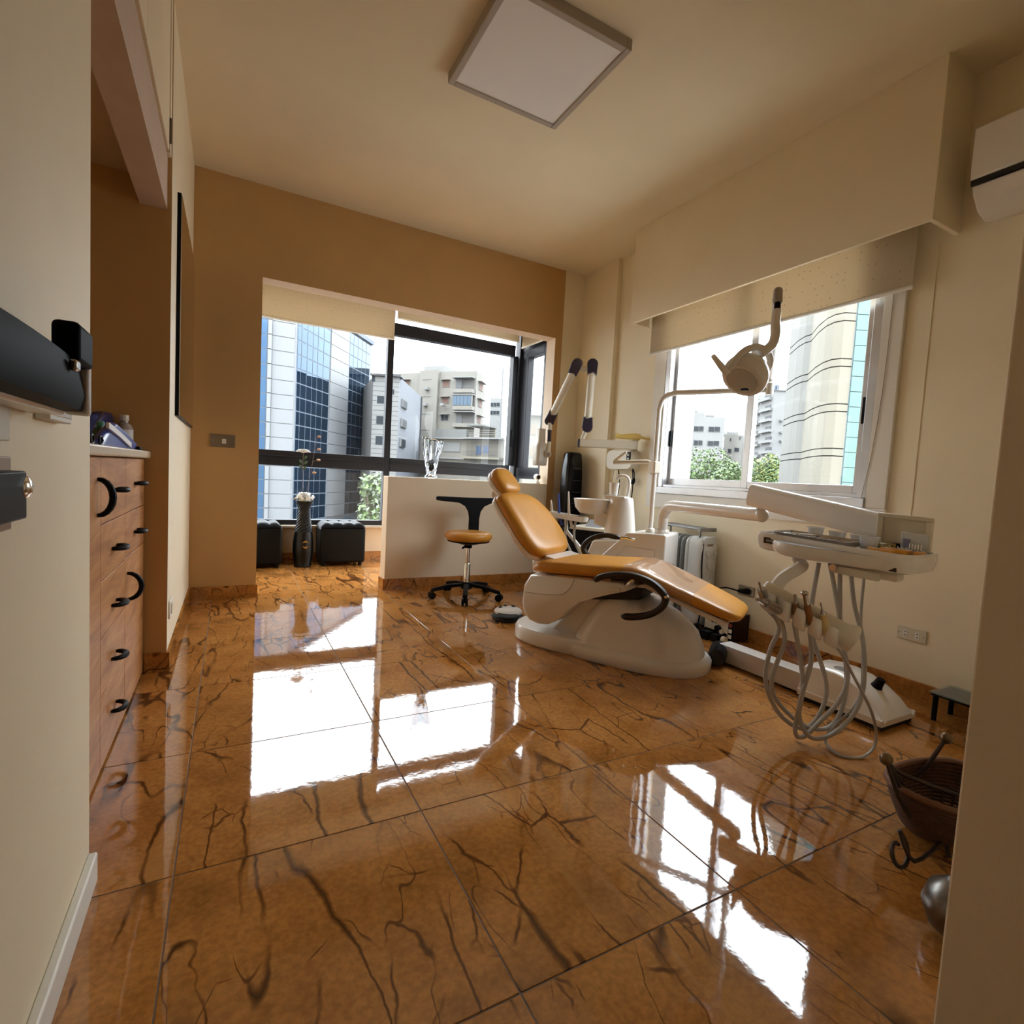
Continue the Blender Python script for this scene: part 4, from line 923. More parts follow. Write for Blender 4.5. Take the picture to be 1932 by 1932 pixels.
for k in range(70):
    a = rh_.random()*2*PI; el = rh_.random()**.7*1.45; d = Vector((math.cos(a)*math.cos(el), math.sin(a)*math.cos(el), math.sin(el)))
    c = VC+Vector((0, 0, .655))+Vector((d.x*.082, d.y*.082, d.z*.058))*(.75+.3*rh_.random()); nn = (d+Vector((rh_.gauss(0, .5), rh_.gauss(0, .5), rh_.gauss(0, .4)))).normalized()
    x = nn.orthogonal().normalized(); y = nn.cross(x); s_ = .017+.009*rh_.random(); b = MB()
    b.add([c-x*s_+nn*s_*.35, c-y*s_*.9, c+x*s_+nn*s_*.45, c+y*s_*.9, c+nn*(-s_*.25)], [(0, 1, 4), (1, 2, 4), (2, 3, 4), (3, 0, 4)]); b.build('petal', PET, hyd, angle=180, solid=.0008)
MB().ball(VC+Vector((0, 0, .645)), .055, 12, (1, 1, .6)).build('core', mat('pale_core', (.55, .55, .45), .7), hyd)
tw_ = thing('dry_branch', 'dry branch with brown pods rising from the floor vase', 'branch', VC+Vector((.01, 0, .66)))
MB().tube(catmull([VC+Vector((.01, 0, .66)), Vector((.66, 5.39, .80)), Vector((.69, 5.37, 1.0)), Vector((.715, 5.37, 1.2)), Vector((.735, 5.36, 1.28))], 6), .0026, 6).build('twig', STEMM, tw_)
for (u, v) in ((602, 824), (602, 848), (601, 868), (593, 892)):
    c = at('y', 5.37, u, v); MB().ball(c, .019, 10, (1, .7, .6)).build('pod', POD, tw_); MB().tube([c, Vector((.69+.02*(v < 850), 5.37, c.z-.02))], .0015, 5).build('stalk', STEMM, tw_)

# ------------------------------------------------------------------ crystal vase and camera on the parapet
m = bpy.data.materials.new('crystal'); m.use_nodes = True; t_ = m.node_tree; pbs = t_.nodes['Principled BSDF']
pbs.inputs['Base Color'].default_value = (.95, .97, 1, 1); pbs.inputs['Roughness'].default_value = .02; pbs.inputs['Transmission Weight'].default_value = 1; pbs.inputs['IOR'].default_value = 1.5; CRYST = m
KC = Vector((1.508, 4.28, .9302))
cv_ = thing('crystal_vase', 'flared cut crystal vase with blue beads on the parapet', 'vase', KC)
b = MB(); R = []; NL = 72
for z, r, am in ((0, .048, .0), (.006, .054, .05), (.014, .050, .08), (.034, .036, .10), (.05, .038, .09), (.10, .047, .08), (.18, .062, .075), (.26, .078, .07), (.318, .089, .06), (.324, .084, .05), (.26, .069, .0), (.18, .053, .0), (.10, .037, .0), (.06, .028, .0), (.055, .004, 0)):
    R.append([KC+Vector((r*(1+am*abs(math.cos(4.5*2*PI*i/NL)))*math.cos(2*PI*i/NL+z*1.2), r*(1+am*abs(math.cos(4.5*2*PI*i/NL)))*math.sin(2*PI*i/NL+z*1.2), z+(.014*math.cos(2*PI*i/NL-2.6)+.006*abs(math.cos(4.5*2*PI*i/NL)) if z > .3 else 0))) for i in range(NL)])
b.rings(R); b.build('glass', CRYST, cv_, smooth=True, angle=30)
BEAD = [mat('blue_bead', (.01, .05, .22), .1), mat('green_bead', (.02, .16, .09), .1), mat('navy_bead', (.006, .012, .06), .1)]
rb = random.Random(3)
for k in range(70):
    z = .066+.075*rb.random(); r = (.020+.016*(z-.066)/.075)*math.sqrt(rb.random()); a = rb.random()*2*PI
    MB().ball(KC+Vector((r*math.cos(a), r*math.sin(a), z)), .0075, 8).build('bead', BEAD[k % 3], cv_)
wc = thing('security_camera', 'small white desk camera on the parapet end', 'camera', (2.575, 4.285, .9302))
MB().lathe([(.026, 0), (.028, .004), (.022, .012), (.010, .02), (.010, .032)], (2.575, 4.285, .9302), 18).build('stand', SHELL, wc)
b = MB(); b.cyl((2.575, 4.315, .993), (2.571, 4.262, .990), .027, n=20); b.ball((2.575, 4.312, .993), .027, 14); b.build('head', SHELL, wc, bevel=.004); MB().cyl((2.571, 4.263, .990), (2.5705, 4.258, .9898), .016).build('lens', BLACKP, wc)
MB().tube(catmull([(2.60, 4.29, .94), (2.605, 4.23, .945), (2.61, 4.193, .90), (2.605, 4.19, .7), (2.60, 4.19, .5), (2.66, 4.19, .42)], 6), .0025, 6).build('cable', SHELL2, wc)

# ------------------------------------------------------------------ stool
SC_ = Vector((1.665, 3.775, 0))
st = thing('dental_stool', 'orange round stool with black T-shaped backrest by the parapet', 'stool', SC_)
MB().lathe([(.10, .452), (.165, .462), (.186, .485), (.186, .508), (.172, .525), (.12, .532), (.001, .531)], SC_, 36).build('seat', ORANGE, st, angle=70)
MB().lathe([(.06, .428), (.10, .440), (.165, .452), (.168, .462), (.10, .464)], SC_, 30).build('seat_pan', BLACKP, st)
MB().tube([SC_+Vector((-.01, -.02, .43)), SC_+Vector((-.05, -.05, .42)), SC_+Vector((-.075, -.06, .405))], .008, 8).build('lift_lever', BLACKP, st)
MB().cyl(SC_+Vector((0, 0, .25)), SC_+Vector((0, 0, .43)), .0165).build('piston', CHROME, st); MB().lathe([(.026, .10), (.026, .27), (.020, .28)], SC_, 20).build('column', CHROME, st)
MB().cyl(SC_+Vector((0, 0, .40)), SC_+Vector((0, 0, .43)), .03).build('hub', BLACKP, st)
b0 = MB(); b0.lathe([(.045, .075), (.05, .10), (.04, .125), (.028, .13)], SC_, 20); b0.build('base_hub', BLACKP, st)
for k in range(5):
    a = 2*PI*k/5+math.radians(-115); d = Vector((math.cos(a), math.sin(a), 0)); e = SC_+d*.275
    b = MB(); b.strip([SC_+d*.03+Vector((0, 0, .108)), SC_+d*.15+Vector((0, 0, .098)), SC_+d*.24+Vector((0, 0, .078)), e+Vector((0, 0, .070))], [(-.020, -.014), (.020, -.014), (.016, .012), (-.016, .012)], Vector((-d.y, d.x, 0))); lg = b.build('leg', BLACKP, st, bevel=.005)
    sd = Vector((-d.y, d.x, 0)); b = MB(); b.cyl(e+sd*.006+Vector((0, 0, .0285)), e+sd*.024+Vector((0, 0, .0285)), .0275, n=18); b.cyl(e-sd*.024+Vector((0, 0, .0285)), e-sd*.006+Vector((0, 0, .0285)), .0275, n=18); b.cyl(e+Vector((0, 0, .03)), e+Vector((0, 0, .075)), .009); b.cyl(e-sd*.01+Vector((0, 0, .0285)), e+sd*.01+Vector((0, 0, .0285)), .008); b.build('caster', BLACKP, lg)
# T-shaped back: outline in (x, z), bent plate behind the seat
YB_ = 3.955; xs0 = 1.785
out = [(-.045, .44), (-.045, .62), (-.055, .675), (-.085, .718), (-.14, .745), (-.30, .757), (-.345, .762), (-.352, .785), (-.34, .795), (-.15, .792), (0, .79), (.15, .792), (.34, .795), (.352, .785), (.345, .762), (.30, .757), (.14, .745), (.085, .718), (.055, .675), (.045, .62), (.045, .44)]
b = MB(); b.prism(out, lambda x, z: Vector((xs0+x, YB_-.010-.25*x*x, z)), lambda x, z: Vector((xs0+x, YB_+.012-.25*x*x, z))); b.build('backrest', BLACKP, st, bevel=.005)
b = MB(); b.strip([SC_+Vector((.02, .03, .436)), SC_+Vector((.09, .14, .438)), Vector((xs0, YB_, .445)), Vector((xs0, YB_, .50))], [(-.022, -.006), (.022, -.006), (.022, .006), (-.022, .006)], (.85, -.5, 0)); b.build('back_bracket', BLACKP, st)

# ------------------------------------------------------------------ wall-mounted X-ray unit
VIOLET = mat('dark_violet_cap', (.030, .024, .045), .4)
xr = thing('xray_unit', 'cream wall-mounted dental X-ray unit with folded arm and violet joints', 'x-ray unit', (2.87, 3.45, 1.07))
XRY = mat('xray_cream', (.72, .66, .54), .35)
b = MB(); b.rings([[Vector((x, 3.465+(y)*1.0, 1.172+z)) for y, z in rrect(.33, .165, .06, 6)] for x in (2.862, 2.87, 2.958)]); b.build('control_box', XRY, xr, bevel=.006)
bx('control_panel', BLACKP, xr, (2.858, 3.315, 1.135), (2.863, 3.365, 1.235), bevel=.002)
for k in range(3): MB().cyl((2.859, 3.34, 1.15+.03*k), (2.852, 3.34, 1.15+.03*k), .008, n=10).build('button', SHELL2, xr)
ha0, ha1 = Vector((2.875, 3.31, 1.29)), Vector((2.555, 3.60, 1.29)); hd2 = (ha1-ha0).normalized(); hs2 = Vector((-hd2.y, hd2.x, 0))
b = MB(); b.cyl((2.90, 3.33, 1.25), (2.90, 3.33, 1.33), .03); b.build('swivel', XRY, xr)
b = MB(); b.strip([ha0-hd2*.03, ha1], [(-.03, -.033), (.03, -.033), (.03, .033), (-.03, .033)], hs2); ho = b.build('extension_arm', XRY, xr, bevel=.008)
b = MB(); b.strip([ha1, ha1+hd2*.018], [(-.031, -.034), (.031, -.034), (.031, .034), (-.031, .034)], hs2); b.build('end_cap', VIOLET, ho, bevel=.006)
b = MB(); b.strip([ha0.lerp(ha1, .28), ha0.lerp(ha1, .42)], [(-.0315, -.022), (-.030, -.022), (-.030, .022), (-.0315, .022)], hs2); b.build('rating_plate', mat('plate_grey', (.25, .24, .23), .4), ho)
b = MB(); b.strip([ha0.lerp(ha1, .08), ha0.lerp(ha1, .22)], [(-.0315, -.020), (-.030, -.020), (-.030, .020), (-.0315, .020)], hs2); b.build('rating_plate', mat('plate_grey', (.25, .24, .23), .4), ho)
a0 = ha1+Vector((-.0, -.02, .033)); a0 = Vector((2.565, 3.585, 1.323))
lo, hi = deep((Vector((2.565, 3.57, 1.42))-CAM).dot(FWD), 1108, 806), deep((Vector((2.565, 3.55, 1.9))-CAM).dot(FWD), 1118, 688)
MB().cyl(a0, Vector((lo.x, lo.y, lo.z)), .018).build('riser', XRY, xr)
MB().tube([lo, hi], .032, 18).build('lower_arm', XRY, xr)
hi2 = deep((hi-CAM).dot(FWD)+.03, 1088, 688); lo2 = deep((Vector((2.50, 4.0, 1.5))-CAM).dot(FWD), 1038, 792)
MB().tube([hi2, lo2], .032, 18).build('upper_arm', XRY, xr)
MB().tube([hi+Vector((0, 0, -.015)), hi.lerp(hi2, .5)+Vector((0, 0, -.04)), hi2+Vector((0, 0, -.015))], .022, 12).build('elbow_link', XRY, xr)
vw = (hi-CAM).normalized()
def capj(p, q, nm, ext=.085):
    d = (q-p).normalized(); s_ = d.cross(vw).normalized(); n_ = s_.cross(d).normalized(); b = MB(); R = []
    prf = [(.044*math.sin(a), -.044*math.cos(a)) for a in [PI*i/12 for i in range(-3, 16)]]
    poly = [(-.044, 0)]+[(-.044*math.cos(a), -.044*math.sin(a)) for a in [PI*i/12 for i in range(1, 12)]]+[(.044, 0), (.040, ext), (.012, ext*.78), (-.036, ext*.95)]
    b.rings([[p+s_*x*k+d*y*k+n_*o for x, y in poly] for o, k in ((-.040, .9), (-.034, 1), (.034, 1), (.040, .9))]); return b.build(nm, VIOLET, xr, angle=40)
capj(hi, lo, 'joint_cap'); capj(hi2, lo2, 'joint_cap'); capj(lo, hi, 'joint_cap'); capj(lo2, hi2, 'joint_cap')
hdp = deep((lo2-CAM).dot(FWD)-.02, 1037, 812)
MB().cyl(lo2, hdp, .022).build('drop_tube', XRY, xr)
MB().cyl(hdp, deep((lo2-CAM).dot(FWD)-.02, 1036, 838), .017).build('violet_sleeve', VIOLET, xr)
hj = deep((lo2-CAM).dot(FWD)-.03, 1034, 857); MB().cyl(deep((lo2-CAM).dot(FWD)-.02, 1036, 834), hj, .020).build('yoke', XRY, xr)
b = MB(); tq = (hj-CAM).normalized(); b.cyl(hj-tq*.03, hj+tq*.03, .030); hk = b.build('head_pivot', XRY, xr, bevel=.004); MB().cyl(hj-tq*.034, hj-tq*.03, .018).build('pivot_dial', mat('dial_grey', (.35, .33, .30), .4), hk)
hc = deep((lo2-CAM).dot(FWD)+.0, 1019, 856)
b = MB(); b.rings([[hc+Vector((x*k, y*k, z)) for x, y in rrect(.115, .105, .03, 4)] for z, k in ((-.105, .80), (-.10, .92), (-.06, 1), (.06, 1), (.085, .85), (.10, .62), (.22, .58))]); b.build('tube_head', mat('xray_head', (.66, .62, .55), .35), xr, angle=50)
# cables under the control box
for k, (y, dy) in enumerate(((3.60, .02), (3.54, -.02), (3.40, .02), (3.36, -.01))):
    MB().tube(catmull([(2.93, y, 1.10), (2.935, y+dy, .95), (2.94, y-dy, .75), (2.945, y+dy, .5), (2.94, y, .12)], 6), .0045, 6).build('power_cable', BLACKP if k % 2 else SHELL2, xr)
hs_c = thing('exposure_switch', 'black hand switch hanging on its cord below the X-ray box', 'hand switch', (2.93, 3.335, .96))
MB().tube(catmull([(2.90, 3.325, 1.10), (2.925, 3.33, 1.06), (2.93, 3.335, 1.02)], 6), .004, 6).build('cord', BLACKP, hs_c); MB().tube([(2.93, 3.335, 1.025), (2.93, 3.34, 1.0), (2.93, 3.35, .975)], [.009, .017, .014], 12).build('grip', BLACKP, hs_c)
# yellow glove draped over the arm
GLV = mat('yellow_rubber', (.70, .50, .14), .45); gx = Vector((2.86, 3.30, 1.332))
gv = thing('rubber_glove', 'yellow rubber glove lying on the X-ray arm', 'glove', gx)
e_ = -hd2
def gp(a, s_, z): return gx - hd2*a + hs2*s_ + Vector((0, 0, z))
b = MB(); b.tube([gp(-.14, 0, .030), gp(-.10, 0, .022), gp(-.05, 0, .024), gp(.02, 0, .026), gp(.06, 0, .022)], [.021, .018, .022, .027, .022], 12)
for s_, l_ in ((-.020, .13), (-.007, .15), (.007, .145), (.020, .12)): b.tube([gp(.04, s_*.8, .024), gp(.09, s_, .016), gp(l_, s_*1.15, .004)], [.011, .0095, .007], 8)
b.tube([gp(-.02, -.02, .02), gp(.02, -.045, .010), gp(.05, -.05, .004)], [.011, .009, .007], 8); b.build('glove_body', GLV, gv, angle=70)

# bracket arm clamped to the lamp pole
P0_ = G(.05, .56, 1.09)
br = lamp
dq = (P0_-CAM).dot(FWD)
b = MB(); b.cyl(P0_+Vector((0, 0, -.03)), P0_+Vector((0, 0, .03)), .026); b.build('bracket_clamp', SHELL2, br, bevel=.004)
b = MB(); b.tube([P0_-Vector((0, 0, .0)), deep(dq+.02, 1231, 893), deep(dq+.03, 1230, 874), deep(dq+.05, 1222, 871), deep(dq+.16, 1158, 872)], .014, 10); b.build('bracket_tube', SHELL2, br)
b = MB(); b.tube([deep(dq+.155, 1160, 869), deep(dq+.12, 1182, 853)], .011, 8); b.build('bracket_brace', SHELL2, br)

# ------------------------------------------------------------------ tower fan
FC = Vector((2.78, 4.02, 0))
fan = thing('tower_fan', 'tall glossy black tower fan in the corner', 'fan', FC)
MB().lathe([(.13, 0), (.135, .008), (.12, .025), (.06, .04)], FC, 28).build('base', BLACKP, fan)
GB = mat('piano_black', (.005, .005, .006), .2, spec=.3)
b = MB(); R = []
for z, w, d in ((.035, .075, .07), (.05, .082, .075), (.5, .095, .08), (.9, .095, .08), (1.1, .088, .075), (1.22, .076, .065), (1.235, .06, .05)):
    R.append([FC+Vector((w*math.copysign(abs(math.cos(2*PI*i/28))**.6, math.cos(2*PI*i/28)), d*math.copysign(abs(math.sin(2*PI*i/28))**.6, math.sin(2*PI*i/28)), z)) for i in range(28)])
b.rings(R); b.build('body', GB, fan, angle=50)
gr_ = bx('grille', mat('grille_dark', (.02, .02, .022), .6), fan, (FC.x-.045, FC.y-.088, .20), (FC.x+.045, FC.y-.080, 1.10), bevel=.003)
for k in range(13): bx('grille_bar', BLACKP, gr_, (FC.x-.045+.0073*k, FC.y-.0925, .20), (FC.x-.0425+.0073*k, FC.y-.088, 1.08))
for k in range(9): bx('cross_bar', mat('fan_grey', (.10, .10, .11), .4), gr_, (FC.x-.045, FC.y-.0945, .24+.105*k), (FC.x+.045, FC.y-.0925, .244+.105*k))

# ------------------------------------------------------------------ oil radiator
rd = thing('oil_radiator', 'white oil-filled radiator with control dials by the window wall', 'radiator', (2.83, 2.62, 0))
RW = mat('radiator_white', (.62, .62, .60), .35); RG = mat('radiator_grey', (.20, .20, .195), .45)
fin = None
for k in range(7):
    y = 2.555+.042*k; b = MB(); b.rings([[Vector((2.83+x*s_, y+o, .36+z*s_)) for x, z in rrect(.16, .56, .05, 5)] for o, s_ in ((-.014, .93), (-.006, 1), (.006, 1), (.014, .93))]); b.build('fin', RG if k else RW, rd, angle=50)
b = MB(); b.rings([[Vector((2.83+x*s_, y, .345+z*s_)) for x, z in rrect(.155, .60, .045, 5)] for y, s_ in ((2.425, .88), (2.44, .99), (2.46, 1), (2.535, 1))]); cu = b.build('control_housing', RW, rd, angle=50)
def dial(x, z, r, m_=RW, o=.012): MB().cyl((2.83+x, 2.427, z), (2.83+x, 2.427-o, z), r, r*.9, 18).build('dial', m_, cu)
dial(-.012, .535, .026); dial(.05, .535, .016); dial(.012, .462, .036); dial(.035, .34, .022)
bx('indicator', mat('amber_dark', (.25, .17, .13), .3), cu, (2.805, 2.424, .585), (2.86, 2.432, .605), bevel=.003)
b = MB(); b.rings([[Vector((2.83+x, y, .625+z)) for x, z in rrect(.12, .05, .02, 4)] for y in (2.418, 2.44)]); b.build('visor', RW, cu, bevel=.004)
for s_ in (-1, 1): b = MB(); b.box((2.83+s_*.06-.03, 2.44, .03), (2.83+s_*.06+.03, 2.50, .055)); b.box((2.83+s_*.06-.03, 2.78, .03), (2.83+s_*.06+.03, 2.83, .055)); b.cyl((2.83+s_*.085, 2.45, .022), (2.83+s_*.085, 2.49, .022), .0215); b.cyl((2.83+s_*.085, 2.79, .022), (2.83+s_*.085, 2.82, .022), .0215); b.build('caster_foot', BLACKP, rd)
hr = mat('rack_grey', (.22, .21, .20), .4, metal=.5); rk_ = MB()
for x in (2.765, 2.80, 2.835, 2.87, 2.90): rk_.tube([(x, 2.46, .695), (x, 2.84, .70)], .006, 7)
rk_.box((2.755, 2.45, .68), (2.91, 2.475, .705)); rk_.box((2.755, 2.83, .68), (2.91, 2.85, .705)); rk_.tube([(2.78, 2.47, .69), (2.78, 2.475, .62)], .007, 7); rk_.tube([(2.88, 2.84, .69), (2.88, 2.835, .62)], .007, 7)
rk_.build('towel_rack', hr, rd)
MB().tube(catmull([(2.77, 2.43, .60), (2.76, 2.42, .45), (2.77, 2.41, .25), (2.74, 2.40, .06), (2.70, 2.42, .012), (2.70, 2.6, .010)], 6), .005, 7).build('power_cord', BLACKP, rd)

# ------------------------------------------------------------------ wooden electrical device on the floor
WAL = wood_mat('dark_walnut', (.020, .009, .006), (.045, .020, .011), (3, 12, 12), .4)
dv = thing('control_device', 'dark wood-cased electrical device with ivory switch panel on the floor', 'device', (2.87, 2.28, 0))
bx('case', WAL, dv, (2.80, 2.165, .012), (2.945, 2.395, .178), bevel=.003)
for fx in (2.82, 2.925):
    for fy in (2.18, 2.38): MB().cyl((fx, fy, 0), (fx, fy, .013), .009, n=10).build('foot', RUBBER, dv)
fpn = bx('front_panel', IV, dv, (2.795, 2.205, .02), (2.80, 2.39, .170), bevel=.001); bx('switch_strip', BLACKP, dv, (2.7935, 2.167, .018), (2.80, 2.203, .172), bevel=.001)
for k, c_ in enumerate((IV, mat('red_lamp', (.25, .03, .02), .3), WHITEP, WHITEP)): bx('switch', c_, dv, (2.790, 2.173, .140-.036*k), (2.7935, 2.197, .164-.036*k), bevel=.001)
bx('meter', BLACKP, fpn, (2.7925, 2.32, .13), (2.795, 2.365, .155)); bx('lower_band', BLACKP, fpn, (2.7925, 2.21, .028), (2.795, 2.385, .055))
for y in (2.30, 2.325): MB().cyl((2.795, y, .105), (2.790, y, .105), .006, n=10).build('terminal', BLACKP, fpn)
MB().cyl((2.795, 2.275, .075), (2.775, 2.275, .075), .022, .020, 18).build('knob', BLACKP, fpn); MB().cyl((2.795, 2.245, .06), (2.780, 2.245, .06), .016, .014, 14).build('knob', IV, fpn)
tag(bx('remote_control', BLACKP, None, (2.84, 2.19, .1785), (2.865, 2.27, .190), bevel=.003), 'small black remote lying on the wood-cased device', 'remote')
ad = thing('power_adapters', 'black plug adapters and cables heaped beside the wooden device', 'adapter', (2.72, 2.27, 0))
bx('adapter', BLACKP, ad, (2.70, 2.28, 0), (2.76, 2.35, .055), bevel=.006); bx('adapter', BLACKP, ad, (2.715, 2.22, 0), (2.765, 2.27, .05), bevel=.006); MB().cyl((2.745, 2.20, .03), (2.745, 2.175, .03), .02).build('plug', SHELL2, ad)
MB().tube(catmull([(2.73, 2.32, .055), (2.70, 2.36, .09), (2.66, 2.42, .05), (2.62, 2.50, .008)], 6), .004, 6).build('cable', BLACKP, ad)

# ------------------------------------------------------------------ corrugated hose, cable duct and floor junction box
hz0 = G(.602, .10, .055); hz1 = Vector((2.482, 2.004, .055)); pts = [hz0.lerp(hz1, i/40)+Vector((0, 0, .004)) for i in range(41)]
ch = MB().tube(pts, [.043+(.006 if i % 2 else 0) for i in range(41)], 16).build('corrugated_hose', RUBBER, None, smooth=False); tag(ch, 'black corrugated hose between chair base and white floor duct', 'hose')
dt = thing('cable_duct', 'white metal cable duct on the floor below the delivery table', 'duct', (2.49, 1.72, 0))
bx('duct_body', mat('duct_white', (.66, .63, .60), .35), dt, (2.440, 1.475, .012), (2.535, 1.975, .102), bevel=.002); bx('duct_lid', mat('duct_white', (.66, .63, .60), .35), dt, (2.438, 1.475, .1025), (2.537, 1.976, .106), bevel=.001)
for y in (1.55, 1.9): bx('duct_foot', RUBBER, dt, (2.45, y, 0), (2.525, y+.04, .0125))
jb = thing('junction_box', 'white sloping floor junction box with a black knob', 'junction box', (2.525, 1.28, 0))
bx('plinth', RUBBER, jb, (2.402, 1.112, 0), (2.648, 1.462, .022))
b = MB(); R = []
for y, zt in ((1.472, .158), (1.46, .166), (1.40, .175), (1.33, .176), (1.26, .163), (1.20, .136), (1.15, .100), (1.115, .060), (1.103, .045)):
    sh = .010+.020*max(0, (zt-.06)/.12)
    R.append([Vector((2.388, y, .022)), Vector((2.662, y, .022)), Vector((2.662, y, .048)), Vector((2.656, y, .052)), Vector((2.662-sh-.012, y, zt-.012)), Vector((2.662-sh-.03, y, zt)), Vector((2.388+sh+.03, y, zt)), Vector((2.388+sh+.012, y, zt-.012)), Vector((2.394, y, .052)), Vector((2.388, y, .048))])
b.rings(R); b.build('housing', SHELL, jb, angle=35)
MB().tube([(2.53, 1.205, .138), (2.53, 1.20, .150), (2.53, 1.188, .178)], [.024, .020, .017], 14).build('knob', BLACKP, jb)
MB().lathe([(.032, 0), (.034, .002), (.028, .003)], (2.50, 1.34, .1745), 20).build('access_ring', mat('ring_grey', (.2, .2, .2), .4), jb)

# ------------------------------------------------------------------ items on the delivery table
TS = -.0078                                   # tray surface
def tb(l, w, z=0.): return TP(l, w, TS+z)
it = thing('instrument_tray', 'grey steel instrument tray full of silver tools on the delivery table', 'tray', tb(.17, .16), 0)
def lring(l0, l1, w0, w1, z): return [tb(l0, w0, z), tb(l1, w0, z), tb(l1, w1, z), tb(l0, w1, z)]
b = MB(); b.rings([lring(.055, .325, .03, .20, .0005), lring(.05, .33, .025, .205, .016), lring(.047, .333, .022, .208, .016), lring(.045, .335, .02, .21, .018), lring(.05, .33, .025, .205, .018), lring(.058, .322, .033, .197, .004), lring(.1, .28, .07, .16, .004)])
b.build('pan', STEEL, it)
rt = random.Random(5)
for k in range(13):
    l = .07+.019*k; w0 = .04+.01*rt.random(); w1 = .17+.02*rt.random()
    t = thing('hand_instrument', 'slim silver hand instrument laid in the steel tray', 'dental instrument', tb(l, w0, .005), 0, 'hand instruments in the steel tray')
    MB().tube([tb(l, w0, .009), tb(l+.004*rt.random(), (w0+w1)/2, .010), tb(l+.012*(rt.random()-.5), w1, .009)], [.0016, .0036, .0018], 6).build('shaft', CHROME if k % 2 else STEEL, t)
for k, (l, w) in enumerate(((.09, .10), (.12, .13))):
    P = [tb(l, w, .013), tb(l+.05, w+.09, .014)]
    tag(MB().strip(P, [(-.006, -.001), (.006, -.001), (.006, .0015), (-.006, .0015)], (0, 0, 1) if False else (P[1]-P[0]).cross(Vector((0, 0, 1)))).build('paper_strip', mat('paper_white', (.85, .83, .80), .6), None), 'white paper sachet lying across the steel tray', 'sachet', 'paper sachets on the steel tray')
CLP = glass_mat('clear_plastic', (.93, .93, .93), 1.5, .05, .38)
def tub(name, label, l, w, r, h, grp=None, liquid=None):
    c = tb(l, w, .001); t = thing(name, label, 'plastic cup', c, 0, grp)
    MB().lathe([(r*.80, 0), (r*.82, .001), (r, h*.93), (r*1.10, h*.94), (r*1.10, h), (r*.97, h), (r*.79, .003), (r*.01, .003)], c, 22).build('cup', CLP, t, angle=50)
    if liquid: MB().lathe([(r*.78, .004), (r*.83, h*.35), (.001, h*.36)], c, 18).build('contents', liquid, t)
DKC = mat('dark_contents', (.10, .09, .09), .4)
tub('sample_tub', 'clear plastic tub with dark contents behind the steel tray', .13, .245, .032, .042, None, DKC)
tub('sample_tub', 'clear plastic tub standing second behind the steel tray', .215, .25, .032, .036, None, mat('grey_contents', (.25, .25, .25), .4))
tub('sample_tub', 'empty clear plastic tub at the end of the row behind the steel tray', .295, .255, .032, .034)
tub('sample_tub', 'clear flared plastic tub beside the orange case', .375, .13, .034, .046, None, mat('rosy_contents', (.35, .22, .2), .4))
OL = mat('olive_lid', (.30, .24, .07), .4)
for k, (l, w) in enumerate(((.355, .235), (.405, .225))):
    tag(MB().lathe([(.026, 0), (.027, .002), (.027, .020), (.024, .022), (.001, .022)], tb(l, w, .0005), 20).build('jar_lid', OL, None), ('round olive plastic jar touching the steel tray', 'round olive plastic jar next to the flared tub')[k], 'jar')
AMB = mat('amber_plastic', (.62, .27, .02), .3)
oc = thing('bur_case', 'open orange bur case on the delivery table', 'case', tb(.47, .10, 0))
def cbx(nm, m_, par, l0, l1, w0, w1, z0, z1, bev=.002): b = MB(); b.rings([lring(l0, l1, w0, w1, z0), lring(l0, l1, w0, w1, z1)]); return b.build(nm, m_, par, bevel=bev)
cbx('lid', AMB, oc, .395, .475, .055, .085, .0008, .012); cbx('tray_half', AMB, oc, .42, .505, .105, .165, .0008, .014)
for k in range(6): MB().cyl(tb(.43+.013*k, .125, .014), tb(.43+.013*k, .125, .026), .0022, n=6).build('bur', STEEL, oc)
cb = thing('clear_box', 'clear hinged plastic box standing open on the orange case', 'box', tb(.49, .19, 0))
cbx('box_base', CLP, cb, .455, .525, .175, .225, .0008, .016); cbx('box_lid', CLP, cb, .445, .53, .222, .232, .012, .075, .004); cbx('blue_insert', mat('insert_blue', (.20, .22, .36), .5), cb, .455, .478, .219, .2215, .018, .05)
for k in range(5): MB().cyl(tb(.485+.009*k, .19, .016), tb(.485+.009*k, .19, .036), .0018, n=6).build('file', CHROME, cb)
oc2 = cbx('amber_block', AMB, None, .515, .545, .13, .17, .0008, .014); tag(oc2, 'small orange plastic block at the table end', 'block')
pc = thing('upright_case', 'ivory plastic case lid standing upright at the back of the delivery table', 'case', tb(.45, .29, 0))
def up(l0, l1, w0, w1, z0, z1, nm, m_, bev=.003): return cbx(nm, m_, pc, l0, l1, w0, w1, z0, z1, bev)
up(.345, .525, .285, .297, .0008, .135, 'panel', mat('ivory_clear', (.62, .55, .42), .35))
for a in ((.345, .525, .275, .285, .118, .135), (.345, .525, .275, .285, .004, .018), (.345, .365, .275, .285, .018, .118), (.505, .525, .275, .285, .018, .118)): up(*a, 'rim', mat('ivory_rim', (.66, .59, .44), .35))
up(.40, .47, .272, .284, .0008, .022, 'clasp', BLACKP)

